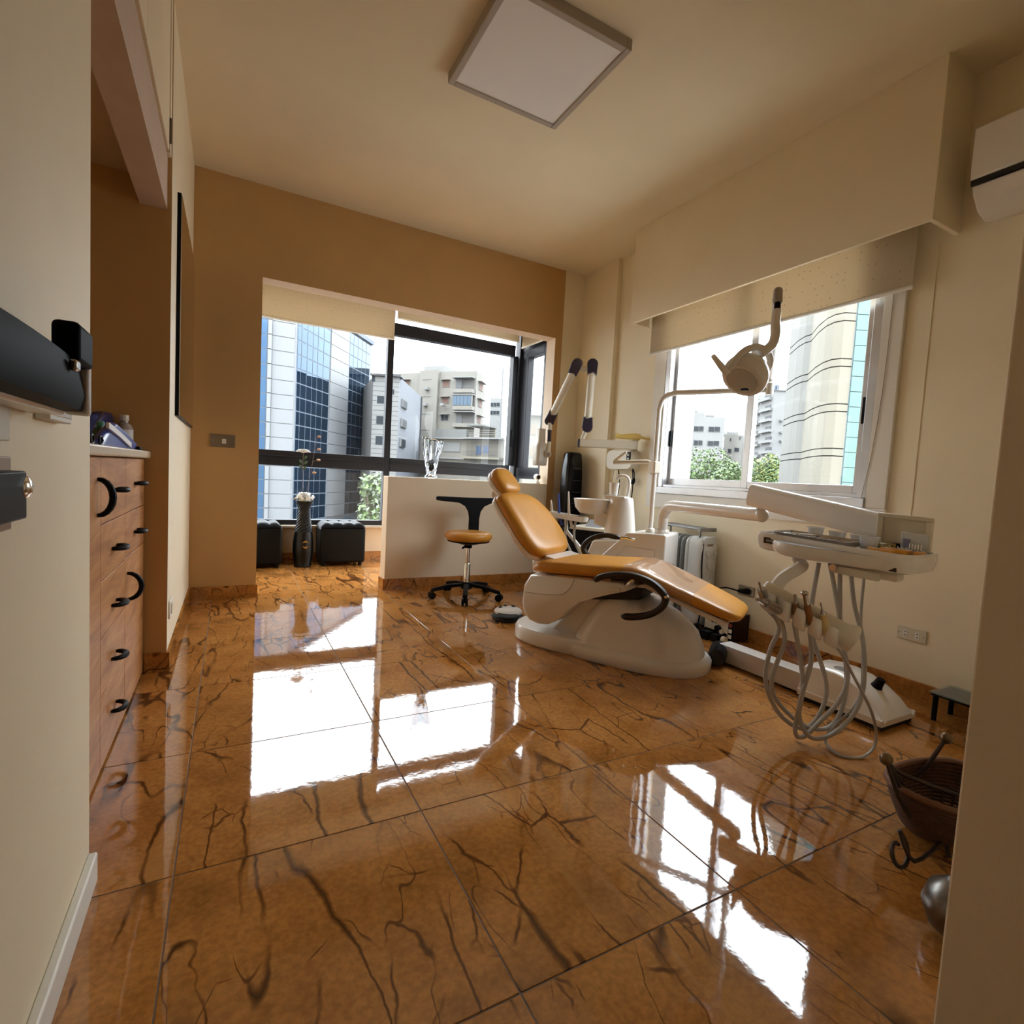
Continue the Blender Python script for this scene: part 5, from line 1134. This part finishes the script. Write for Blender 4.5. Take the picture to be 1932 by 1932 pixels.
# ------------------------------------------------------------------ wicker basket, metal ball and glass stand by the entrance
IRON = mat('wrought_iron', (.055, .035, .022), .45, metal=.6); WICK = mat('wicker', (.085, .035, .015), .55, var=.35, scale=60)
BC = Vector((1.84, .675, 0)); bk = thing('wicker_basket', 'dark wicker basket in a wrought iron stand with ball finials', 'basket', BC)
def bo(a, rx, ry, z): return BC + Vector((rx*math.cos(a), ry*math.sin(a), z))
LV = 13
for L_ in range(LV):
    f_ = L_/(LV-1); rx, ry, z = .115+.062*f_**.7, .075+.045*f_**.7, .03+.115*f_
    MB().tube([bo(2*PI*i/60, rx+.004*math.sin(30*2*PI*i/60+PI*L_), ry+.004*math.sin(30*2*PI*i/60+PI*L_), z+.012*math.cos(2*PI*i/30)*f_) for i in range(60)], .0062, 6, closed=True).build('wicker_strand', WICK, bk)
for k in range(24):
    a = 2*PI*k/24; MB().tube([bo(a, .115, .075, .03), bo(a, .155, .105, .09), bo(a, .177, .12, .145+.012*math.cos(2*a))], .0045, 5).build('wicker_stake', WICK, bk)
MB().tube([bo(2*PI*i/40, .180, .123, .152+.012*math.cos(4*PI*i/40)) for i in range(40)], .0095, 8, closed=True).build('rim', mat('rattan_rim', (.16, .06, .022), .5), bk)
MB().lathe([(.001, .024), (.112, .024), (.110, .03), (.001, .03)], BC, 24, Matrix.Diagonal(Vector((1, .65, 1)))).build('bottom', WICK, bk)
f1, f2 = at('z', .245, 1672, 1432), at('z', .235, 1785, 1393)
for f_, inn in ((f1, bo(PI*.98, .165, .11, .09)), (f2, bo(PI*.40, .165, .11, .09))):
    MB().ball(f_, .017, 14).build('finial', mat('antique_brass', (.18, .12, .06), .35, metal=.8), bk)
    MB().tube([f_, f_.lerp(inn, .5)+Vector((0, 0, -.02)), inn], .006, 7).build('stem', IRON, bk); MB().tube([f_, inn+Vector((.03, .0, -.01))], .005, 7).build('stem', IRON, bk); MB().tube([f_, inn+Vector((.06, 0, 0))], .004, 7).build('stem', IRON, bk)
MB().tube(catmull([f1, f1.lerp(BC, .35)+Vector((0, 0, .03)), BC+Vector((.02, -.10, .15)), BC+Vector((.14, -.06, .19))], 8), .006, 7).build('hoop', IRON, bk)
sc0 = at('z', .03, 1725, 1625); P = []
for i in range(26):
    a = PI*1.9-i*.26; r = .052*(1-i/36); P.append(at('z', .055, 1694, 1606)+Vector((r*math.cos(a+1.2)*.95, r*math.sin(a+1.2)*.35, r*math.sin(a+1.2)*.9)))
MB().tube(catmull([bo(PI*1.2, .12, .08, .04), sc0+Vector((0, 0, .0)), *P[::2]], 4), .0055, 7).build('scroll_foot', IRON, bk)
for a in (PI*1.25, PI*1.75, PI*.3): MB().tube([bo(a, .11, .07, .03), bo(a, .14, .09, .005)], .006, 7).build('leg', IRON, bk)
tag(MB().lathe([(.001, 0), (.022, .002), (.055, .03), (.068, .07), (.058, .108), (.030, .130), (.022, .135), (.001, .135)], (1.435, .475, 0), 24).build('metal_bud_vase', mat('pewter', (.20, .19, .175), .3, metal=.9), None), 'round pewter pot on the floor behind the entrance wall', 'pot')
gs = thing('glass_stand', 'low glass-topped stand at the foot of the right wall', 'stand', (2.85, .85, 0))
bx('glass_top', glass_mat('green_glass_sheet', (.80, .88, .84), 1.5, .02, .15), gs, (2.75, .60, .122), (2.945, 1.10, .128)); bx('shelf', BLACKP, gs, (2.755, .605, .112), (2.94, 1.095, .1215))
for x in (2.77, 2.925):
    for y in (.62, 1.08): MB().cyl((x, y, 0), (x, y, .112), .010).build('leg', BLACKP, gs)

# ------------------------------------------------------------------ black suction cart behind the chair
EQ = G(-.56, .98, 0)
eq = thing('equipment_cart', 'black equipment cart with a tilted grey keypad behind the chair', 'cart', EQ)
def eb(nm, m_, a, c, bev=.006, par=None): b = MB(); b.box(a, c, Matrix.Translation(EQ) @ RZ(CA)); return b.build(nm, m_, par or eq, bevel=bev)
eb('body', BLACKP, (-.17, -.15, .06), (.17, .15, .60)); pn = eb('deck', SHELL2, (-.10, -.16, .60), (.19, .16, .625)); eb('drawer_front', mat('cart_grey', (.03, .03, .033), .5), (-.15, -.158, .12), (.15, -.15, .34))
b = MB(); b.box((.0, -.13, .0), (.13, .02, .05), Matrix.Translation(EQ+Vector((0, 0, .626))) @ RZ(CA) @ RX(.5) ); b.build('keypad', mat('keypad_grey', (.25, .26, .28), .4), eq, bevel=.004)
for x in (-.14, .14):
    for y in (-.12, .12): p = G(-.56+x, .98+y, .032); MB().cyl(p+Vector((-.012, 0, 0)), p+Vector((.012, 0, 0)), .031).build('caster', RUBBER, eq)
yb = thing('yellow_bag', 'crumpled yellow bag on the floor between chair and dental unit', 'bag', G(-.445, .60, 0))
b = MB(); rg_ = random.Random(9); R = []
for k in range(9):
    f_ = k/8; r = .046*math.sin(PI*(.12+.80*f_)); R.append([G(-.445+r*math.cos(2*PI*i/12)*(1+.25*rg_.random()), .60+r*math.sin(2*PI*i/12)*(1+.25*rg_.random()), .002+.50*f_) for i in range(12)])
b.rings(R); b.build('sack', mat('yellow_plastic', (.75, .55, .03), .4), yb, angle=180)

# ------------------------------------------------------------------ the town outside
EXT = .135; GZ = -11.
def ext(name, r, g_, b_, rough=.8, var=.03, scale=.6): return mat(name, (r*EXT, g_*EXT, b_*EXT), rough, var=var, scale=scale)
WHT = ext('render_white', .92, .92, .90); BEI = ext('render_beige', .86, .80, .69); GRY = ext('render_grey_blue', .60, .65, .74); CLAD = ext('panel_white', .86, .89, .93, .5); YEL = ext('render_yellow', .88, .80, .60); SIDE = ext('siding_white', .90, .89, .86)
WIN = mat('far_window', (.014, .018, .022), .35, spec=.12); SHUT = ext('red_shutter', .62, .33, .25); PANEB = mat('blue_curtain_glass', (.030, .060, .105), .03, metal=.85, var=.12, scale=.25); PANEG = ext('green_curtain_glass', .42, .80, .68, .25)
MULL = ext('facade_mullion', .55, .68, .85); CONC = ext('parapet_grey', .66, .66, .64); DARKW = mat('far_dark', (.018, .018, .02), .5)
struct(bx('ground_street', mat('asphalt', (.06, .06, .063), .9, var=.1, scale=.3), None, (-60, 3.5, GZ-.3), (120, 160, GZ), smooth=False), 'street level outside the windows')

class Fac:
    """a vertical facade plane from plan point a to plan point b (left to right as seen from the room)"""
    def __init__(s, a, b):
        s.a = Vector((a[0], a[1], 0)); s.d = (Vector((b[0], b[1], 0))-s.a); s.L = s.d.length; s.d.normalize()
        s.n = Vector((s.d.y, -s.d.x, 0))
        if s.n.dot(CAM-s.a) < 0: s.n = -s.n
    def px(s, u, v):
        p = onpl(s.a, s.n, u, v); return (p-s.a).dot(s.d), p.z
    def quad(s, name, m_, par, s0, s1, z0, z1, o0=-.12, o1=.0, bev=0.):
        b = MB(); q = lambda x, z, o: s.a+s.d*x+s.n*o+Vector((0, 0, z))
        b.rings([[q(s0, z0, o0), q(s1, z0, o0), q(s1, z1, o0), q(s0, z1, o0)], [q(s0, z0, o1), q(s1, z0, o1), q(s1, z1, o1), q(s0, z1, o1)]])
        return b.build(name, m_, par, smooth=False)
    def rect(s, name, m_, par, u0, v0, u1, v1, o0=-.1, o1=.02):
        um, vm = (u0+u1)/2, (v0+v1)/2
        sa, _ = s.px(u0, vm); sb, _ = s.px(u1, vm); _, zt = s.px(um, v0); _, zb = s.px(um, v1)
        return s.quad(name, m_, par, min(sa, sb), max(sa, sb), zb, zt, o0, o1)
    def window(s, par, u0, v0, u1, v1, m_=WIN, frame=WHT, hood=False, panes=1):
        f = s.rect('window', frame, par, u0-.6, v0-.6, u1+.6, v1+.6, -.1, .06)
        for k in range(panes):
            a, c = u0+(u1-u0)*k/panes, u0+(u1-u0)*(k+1)/panes
            s.rect('pane', m_, f, a+.3*(k > 0), v0, c-.3*(k < panes-1), v1, .05, .075)
        if hood: s.rect('hood', frame, f, u0-2.2, v0-1.6, u1+2.2, v0-.4, -.1, .5)
        return f
def mass(par, pts, z0, z1, m_, name='wall'):
    b = MB(); b.rings([[Vector((*p, z0)) for p in pts], [Vector((*p, z1)) for p in pts]]); return b.build(name, m_, par, smooth=False)
def xy(p): return (p.x, p.y)

# glass tower -------------------------------------------------------
C1 = deep(40, 556, 750); dr_ = ray(1085, 925); dr_ = Vector((dr_.x, dr_.y, 0)).normalized()
FR = Fac(xy(C1), xy(C1+dr_*40)); FL = Fac(xy(C1-Vector((14, 0, 0))), xy(C1))
sR, zroof = FR.px(702, 651)
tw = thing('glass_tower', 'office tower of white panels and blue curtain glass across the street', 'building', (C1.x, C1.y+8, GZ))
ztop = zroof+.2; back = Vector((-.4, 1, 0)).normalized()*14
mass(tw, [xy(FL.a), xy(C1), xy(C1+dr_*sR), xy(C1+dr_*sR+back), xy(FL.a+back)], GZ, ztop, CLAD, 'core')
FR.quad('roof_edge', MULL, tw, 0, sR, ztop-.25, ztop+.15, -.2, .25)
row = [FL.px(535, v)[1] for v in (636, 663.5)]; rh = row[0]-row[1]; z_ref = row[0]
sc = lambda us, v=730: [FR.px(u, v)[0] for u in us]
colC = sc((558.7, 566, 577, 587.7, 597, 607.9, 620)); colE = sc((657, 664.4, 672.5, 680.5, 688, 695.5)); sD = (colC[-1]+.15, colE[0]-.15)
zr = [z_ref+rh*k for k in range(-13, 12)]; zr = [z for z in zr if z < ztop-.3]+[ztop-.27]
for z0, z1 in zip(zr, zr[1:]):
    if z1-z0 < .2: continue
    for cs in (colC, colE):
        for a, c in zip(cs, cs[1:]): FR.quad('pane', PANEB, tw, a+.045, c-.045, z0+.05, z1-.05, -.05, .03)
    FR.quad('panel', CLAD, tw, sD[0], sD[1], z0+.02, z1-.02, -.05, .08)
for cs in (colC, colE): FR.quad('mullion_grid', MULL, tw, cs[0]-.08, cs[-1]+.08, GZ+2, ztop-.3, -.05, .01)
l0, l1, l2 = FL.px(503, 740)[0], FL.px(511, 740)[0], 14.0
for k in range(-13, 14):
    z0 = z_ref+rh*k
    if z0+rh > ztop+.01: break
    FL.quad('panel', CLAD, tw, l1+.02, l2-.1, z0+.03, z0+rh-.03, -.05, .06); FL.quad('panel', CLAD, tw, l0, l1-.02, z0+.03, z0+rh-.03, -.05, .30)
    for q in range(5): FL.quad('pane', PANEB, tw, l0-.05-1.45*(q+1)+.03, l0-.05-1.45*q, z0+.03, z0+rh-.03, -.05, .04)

# white sided house with a grey gable end ---------------------------
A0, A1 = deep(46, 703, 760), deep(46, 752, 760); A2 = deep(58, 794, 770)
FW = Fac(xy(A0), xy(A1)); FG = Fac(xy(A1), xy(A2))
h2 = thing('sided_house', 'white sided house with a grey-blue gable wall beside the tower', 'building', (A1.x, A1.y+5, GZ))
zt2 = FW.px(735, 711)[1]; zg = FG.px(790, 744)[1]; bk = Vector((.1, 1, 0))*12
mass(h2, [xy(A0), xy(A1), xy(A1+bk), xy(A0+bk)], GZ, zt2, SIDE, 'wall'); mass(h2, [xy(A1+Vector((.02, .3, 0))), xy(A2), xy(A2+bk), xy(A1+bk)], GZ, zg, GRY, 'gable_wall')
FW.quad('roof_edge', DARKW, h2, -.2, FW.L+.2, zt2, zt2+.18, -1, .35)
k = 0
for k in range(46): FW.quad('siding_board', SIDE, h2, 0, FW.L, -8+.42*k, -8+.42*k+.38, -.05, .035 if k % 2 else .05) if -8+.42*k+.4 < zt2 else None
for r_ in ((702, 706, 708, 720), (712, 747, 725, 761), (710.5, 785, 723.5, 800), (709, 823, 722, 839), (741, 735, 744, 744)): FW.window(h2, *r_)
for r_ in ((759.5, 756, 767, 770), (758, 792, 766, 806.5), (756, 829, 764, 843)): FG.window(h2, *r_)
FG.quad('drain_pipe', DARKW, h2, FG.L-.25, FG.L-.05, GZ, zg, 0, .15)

# beige apartment block --------------------------------------------
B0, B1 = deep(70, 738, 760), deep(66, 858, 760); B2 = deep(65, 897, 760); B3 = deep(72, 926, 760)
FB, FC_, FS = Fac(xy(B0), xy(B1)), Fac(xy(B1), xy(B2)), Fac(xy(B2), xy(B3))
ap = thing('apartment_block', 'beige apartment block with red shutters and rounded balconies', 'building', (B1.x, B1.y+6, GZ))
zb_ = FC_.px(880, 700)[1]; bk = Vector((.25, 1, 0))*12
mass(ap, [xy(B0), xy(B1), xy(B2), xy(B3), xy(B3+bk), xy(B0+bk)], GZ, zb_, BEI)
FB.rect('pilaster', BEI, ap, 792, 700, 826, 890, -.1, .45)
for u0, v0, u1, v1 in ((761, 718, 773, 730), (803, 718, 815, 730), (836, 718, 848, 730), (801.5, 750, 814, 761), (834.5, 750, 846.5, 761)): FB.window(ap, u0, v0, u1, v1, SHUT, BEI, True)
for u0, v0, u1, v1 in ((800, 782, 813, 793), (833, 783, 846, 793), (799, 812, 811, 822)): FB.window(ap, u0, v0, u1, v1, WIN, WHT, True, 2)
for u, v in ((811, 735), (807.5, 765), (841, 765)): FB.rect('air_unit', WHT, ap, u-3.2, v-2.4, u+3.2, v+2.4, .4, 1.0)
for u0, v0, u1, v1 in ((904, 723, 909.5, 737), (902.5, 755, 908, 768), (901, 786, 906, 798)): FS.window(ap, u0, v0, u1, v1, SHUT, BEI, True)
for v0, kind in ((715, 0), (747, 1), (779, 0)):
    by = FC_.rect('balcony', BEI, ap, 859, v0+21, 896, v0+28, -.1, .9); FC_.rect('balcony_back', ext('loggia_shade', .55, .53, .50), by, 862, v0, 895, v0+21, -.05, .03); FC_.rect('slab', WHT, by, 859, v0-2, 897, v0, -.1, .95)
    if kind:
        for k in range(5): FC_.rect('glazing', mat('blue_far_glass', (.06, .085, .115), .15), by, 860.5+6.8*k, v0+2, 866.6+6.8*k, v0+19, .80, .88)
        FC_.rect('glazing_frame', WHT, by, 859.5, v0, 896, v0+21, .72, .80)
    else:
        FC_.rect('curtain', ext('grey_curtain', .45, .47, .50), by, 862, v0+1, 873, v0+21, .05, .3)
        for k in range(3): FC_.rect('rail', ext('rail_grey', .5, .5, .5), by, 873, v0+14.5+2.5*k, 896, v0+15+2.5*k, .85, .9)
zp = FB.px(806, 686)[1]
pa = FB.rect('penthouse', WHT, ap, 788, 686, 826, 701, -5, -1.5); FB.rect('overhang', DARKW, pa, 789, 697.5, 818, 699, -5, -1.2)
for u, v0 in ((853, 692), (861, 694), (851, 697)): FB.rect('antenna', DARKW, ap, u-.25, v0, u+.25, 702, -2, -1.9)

# terrace house in front of the block --------------------------------
E0, E1 = deep(54, 818, 840), deep(52, 880, 840); E2 = deep(50, 952, 840)
FE, FT = Fac(xy(E0), xy(E1)), Fac(xy(E1), xy(E2))
th = thing('terrace_house', 'low beige house with terraces and a white roller shutter', 'building', (E1.x, E1.y+4, GZ)); bk = Vector((.3, 1, 0))*8
zt = FE.px(850, 827)[1]; mass(th, [xy(E0), xy(E1), xy(E2), xy(E2+bk), xy(E0+bk)], GZ, zt, BEI)
FE.rect('parapet', CONC, th, 822, 810, 881, 826, -.3, .1); FE.rect('cornice', WHT, th, 818, 826, 881, 828.5, -.2, .5)
g_ = FE.window(th, 838.5, 835, 868, 852, WHT, CONC); FE.rect('string_course', WHT, th, 818, 863, 881, 866, -.2, .4)
FT.rect('cornice', WHT, th, 880, 826, 950, 829, -.2, .6)
FT.rect('pergola_back', YEL, th, 882, 803, 912, 823, -2.5, -2.3); FT.rect('pergola_roof', CONC, th, 880, 801, 914, 803.5, -2.5, 0)
for k in range(3): FT.rect('terrace_rail', WHT, th, 880, 811.5+4*k, 946, 812.2+4*k, -.05, .03)
lo_ = FT.rect('loggia', ext('loggia_beige', .62, .56, .46), th, 880, 834, 944, 862, -.05, .02)
for u0, u1, v1 in ((899, 908, 858), (912, 922, 855)): FT.rect('door', mat('blue_door', (.03, .05, .09), .3), lo_, u0, 841.5, u1, v1, .02, .06)
for k in range(3): FT.rect('balcony_rail', DARKW, lo_, 880, 853+3.2*k, 944, 853.5+3.2*k, .8, .85)
FT.rect('balcony_slab', YEL, th, 879, 863, 950, 867, -.1, .95)
FT.quad('mast', ext('mast_grey', .55, .55, .55), th, FT.px(933, 800)[0]-.06, FT.px(933, 800)[0]+.06, zt, FT.px(945, 690)[1], -1.2, -1.08)

# small far block between the apartments and the window post ---------
def slab_house(name, label, d, u0, u1, vt, m_, wins, depth=8, hood=False, panes=1, wm=WIN):
    a, c = deep(d, u0, vt+30), deep(d, u1, vt+30); F_ = Fac(xy(a), xy(c)); t = thing(name, label, 'building', ((a.x+c.x)/2, (a.y+c.y)/2, GZ))
    bk = (a-CAM); bk = Vector((bk.x, bk.y, 0)).normalized()*depth
    z = F_.px((u0+u1)/2, vt)[1]; mass(t, [xy(a), xy(c), xy(c+bk), xy(a+bk)], GZ, z, m_)
    for w in wins: F_.window(t, *w, wm, WHT, hood, panes)
    return t, F_
t, F_ = slab_house('far_block', 'distant white block with window bands behind the apartments', 95, 922, 948, 752, WHT, ((925, 760, 943, 767), (924, 775, 942, 782)), panes=3)
for u in (928, 934, 938): F_.rect('roof_tank', CONC, t, u, 748, u+2.5, 752, -1, -.5)
t, F_ = slab_house('side_house', 'pale beige house with orange shutters seen through the side window', 44, 984, 1030, 784, YEL, ((1003, 803, 1010, 820), (1001, 843, 1008, 862)), wm=ext('orange_shutter', .85, .60, .35))
F_.rect('eave', BEI, t, 984, 782, 1030, 785, -.1, .5)

# right window --------------------------------------------------------
xf = at('y', 3.26, 1309, 800).x
struct(bx('wall_exterior_fin', mat('fin_white', (.22, .22, .205), .8), None, (XR+.17, 3.26, -1), (xf, 3.50, 3.6), smooth=False), 'white fin wall outside the right window')
t, F_ = slab_house('white_house', 'plain white house with paired windows behind the trees', 62, 1296, 1366, 786, WHT, ((1309.5, 804.5, 1327, 813.5), (1337, 805.5, 1358, 814.5), (1309, 831, 1325, 840), (1335, 832, 1356, 841)), panes=2)
F_.rect('roof_parapet', WHT, t, 1300, 776, 1332, 787, -3, -.5); F_.rect('roof_rail', CONC, t, 1332, 783, 1349, 786, -.3, -.1); F_.rect('roof_tank', CONC, t, 1310, 772, 1322, 776, -3, -1)
t, F_ = slab_house('cream_house', 'small cream house far down the street', 90, 1364, 1404, 820, ext('render_cream', .90, .86, .78), ((1373, 847, 1379.5, 855), (1385.5, 845, 1394, 852.5), (1377, 827, 1379, 832), (1395, 824, 1397, 829)))
F_.rect('roof_house', WHT, t, 1376, 814, 1398, 821, -4, -1)
# apartment tower with stepped balconies
a, c, e = deep(84, 1412, 790), deep(76, 1457, 790), deep(76, 1484, 790); FQ, FP = Fac(xy(a), xy(c)), Fac(xy(c), xy(e))
t = thing('balcony_tower', 'white apartment tower with stacked balconies behind the trees', 'building', (c.x, c.y, GZ)); bk = Vector((.7, .7, 0))*5
zt = FP.px(1470, 737)[1]; mass(t, [xy(a), xy(c), xy(e), xy(e+bk), xy(a+bk)], GZ, zt, WHT); FP.rect('roof_edge', CONC, t, 1457, 736, 1484, 737.5, -.3, .2)
for k in range(6):
    v = 746+19.8*k
    f = FQ.rect('balcony', WHT, t, 1437, v+6, 1456.5, v+11, -.1, .5); FQ.rect('pane', WIN, f, 1444, v-1, 1455, v+5, -.05, .05)
    f = FQ.rect('balcony', WHT, t, 1418, v+14, 1434, v+18, -.1, .5); FQ.rect('pane', WIN, f, 1424, v+8, 1432, v+13, -.05, .05)
for v in (793, 815, 831): FP.rect('air_unit', CONC, t, 1470, v, 1475, v+3, 0, .5)
for u in (1465, 1472): FP.rect('roof_tank', ext('tank_blue', .5, .6, .75), t, u, 724, u+5, 736, -2, -1)
# rounded beige tower with green glass
def band(pts, z0, z1, o): return [[Vector((p[0], p[1], z)) for p in pts] for z in (z0, z1)]
bt = thing('rounded_tower', 'tall rounded beige tower with a green glass strip', 'building', (*xy(deep(26, 1560, 935)), GZ))
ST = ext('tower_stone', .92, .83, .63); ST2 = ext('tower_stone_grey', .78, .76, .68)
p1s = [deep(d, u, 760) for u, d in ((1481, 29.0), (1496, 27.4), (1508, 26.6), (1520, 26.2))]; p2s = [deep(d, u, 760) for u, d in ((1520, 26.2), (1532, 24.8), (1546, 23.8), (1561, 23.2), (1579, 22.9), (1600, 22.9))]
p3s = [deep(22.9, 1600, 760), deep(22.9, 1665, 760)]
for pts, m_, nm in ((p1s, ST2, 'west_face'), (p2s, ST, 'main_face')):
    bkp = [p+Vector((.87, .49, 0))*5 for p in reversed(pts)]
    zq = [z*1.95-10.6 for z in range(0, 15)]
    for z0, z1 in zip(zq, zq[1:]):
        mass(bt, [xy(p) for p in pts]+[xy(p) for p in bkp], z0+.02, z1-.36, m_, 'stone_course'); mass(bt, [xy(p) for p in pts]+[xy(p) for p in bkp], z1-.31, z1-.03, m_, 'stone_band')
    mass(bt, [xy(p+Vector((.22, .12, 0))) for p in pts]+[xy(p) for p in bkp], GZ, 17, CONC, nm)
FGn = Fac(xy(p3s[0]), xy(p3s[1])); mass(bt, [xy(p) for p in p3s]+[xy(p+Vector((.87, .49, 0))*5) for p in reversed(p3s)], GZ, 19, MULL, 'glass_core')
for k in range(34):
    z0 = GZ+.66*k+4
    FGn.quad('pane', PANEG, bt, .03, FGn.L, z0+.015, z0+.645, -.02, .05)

# trees ---------------------------------------------------------------
def tree(name, label, c, rx, rz, n, ms, leaf, seed, trunk=True):
    t = thing(name, label, 'tree', (c.x, c.y, GZ)); rg = random.Random(seed)
    MB().tube([(c.x, c.y, GZ), (c.x+.2, c.y, (GZ+c.z)/2), (c.x, c.y, c.z)], [.35, .25, .12], 8).build('trunk', mat('bark', (.06, .045, .035), .9), t)
    for i in range(5):
        a = 2*PI*i/5; MB().tube([(c.x, c.y, c.z-rz*.9), (c.x+rx*.35*math.cos(a), c.y+rx*.35*math.sin(a), c.z-rz*.3), (c.x+rx*.6*math.cos(a), c.y+rx*.6*math.sin(a), c.z+rz*.2)], [.12, .08, .03], 6).build('branch', mat('bark', (.06, .045, .035), .9), t)
    lumps = [(Vector((rg.gauss(0, 1), rg.gauss(0, 1), rg.gauss(0, .8))).normalized()*.72, .30+.16*rg.random()) for _ in range(38)]
    bs = [MB() for _ in ms]
    for i in range(n):
        ctr, r = lumps[i % len(lumps)]; dv_ = Vector((rg.gauss(0, 1), rg.gauss(0, 1), rg.gauss(0, 1))).normalized()
        q = ctr+dv_*r*(.75+.25*rg.random()); p = c+Vector((q.x*rx, q.y*rx, q.z*rz)); nn = (dv_+Vector((rg.gauss(0, .5), rg.gauss(0, .5), rg.gauss(0, .5)+.3))).normalized()
        x = nn.orthogonal().normalized(); y = nn.cross(x); an = rg.random()*6.28; x, y = x*math.cos(an)+y*math.sin(an), y*math.cos(an)-x*math.sin(an); s_ = leaf*(.6+.8*rg.random())
        bs[rg.randrange(len(ms))].add([p-x*s_, p-y*s_*.45, p+x*s_, p+y*s_*.45], [(0, 1, 2, 3)])
    for b, m_ in zip(bs, ms): tag(b.build('foliage', m_, t, smooth=False), kind='stuff')
G1, G2, G3 = mat('leaf_mid', (.075, .12, .033), .6), mat('leaf_dark', (.030, .06, .016), .6), mat('leaf_yellow', (.15, .16, .033), .6)
tree('street_tree', 'broad mid-green tree in front of the white house', deep(36, 1345, 925), 2.5, 2.9, 16000, (G1, G1, G2), .13, 1)
tree('street_tree', 'bright tree with yellow flowers in front of the balcony tower', deep(44, 1442, 925), 2.1, 3.0, 11000, (G1, G2, G3), .13, 2)
tree('street_tree', 'pale thin tree at the foot of the glass tower', deep(32, 706, 945), 1.1, 1.9, 1500, (mat('leaf_grey', (.09, .11, .07), .7), G1), .16, 4)
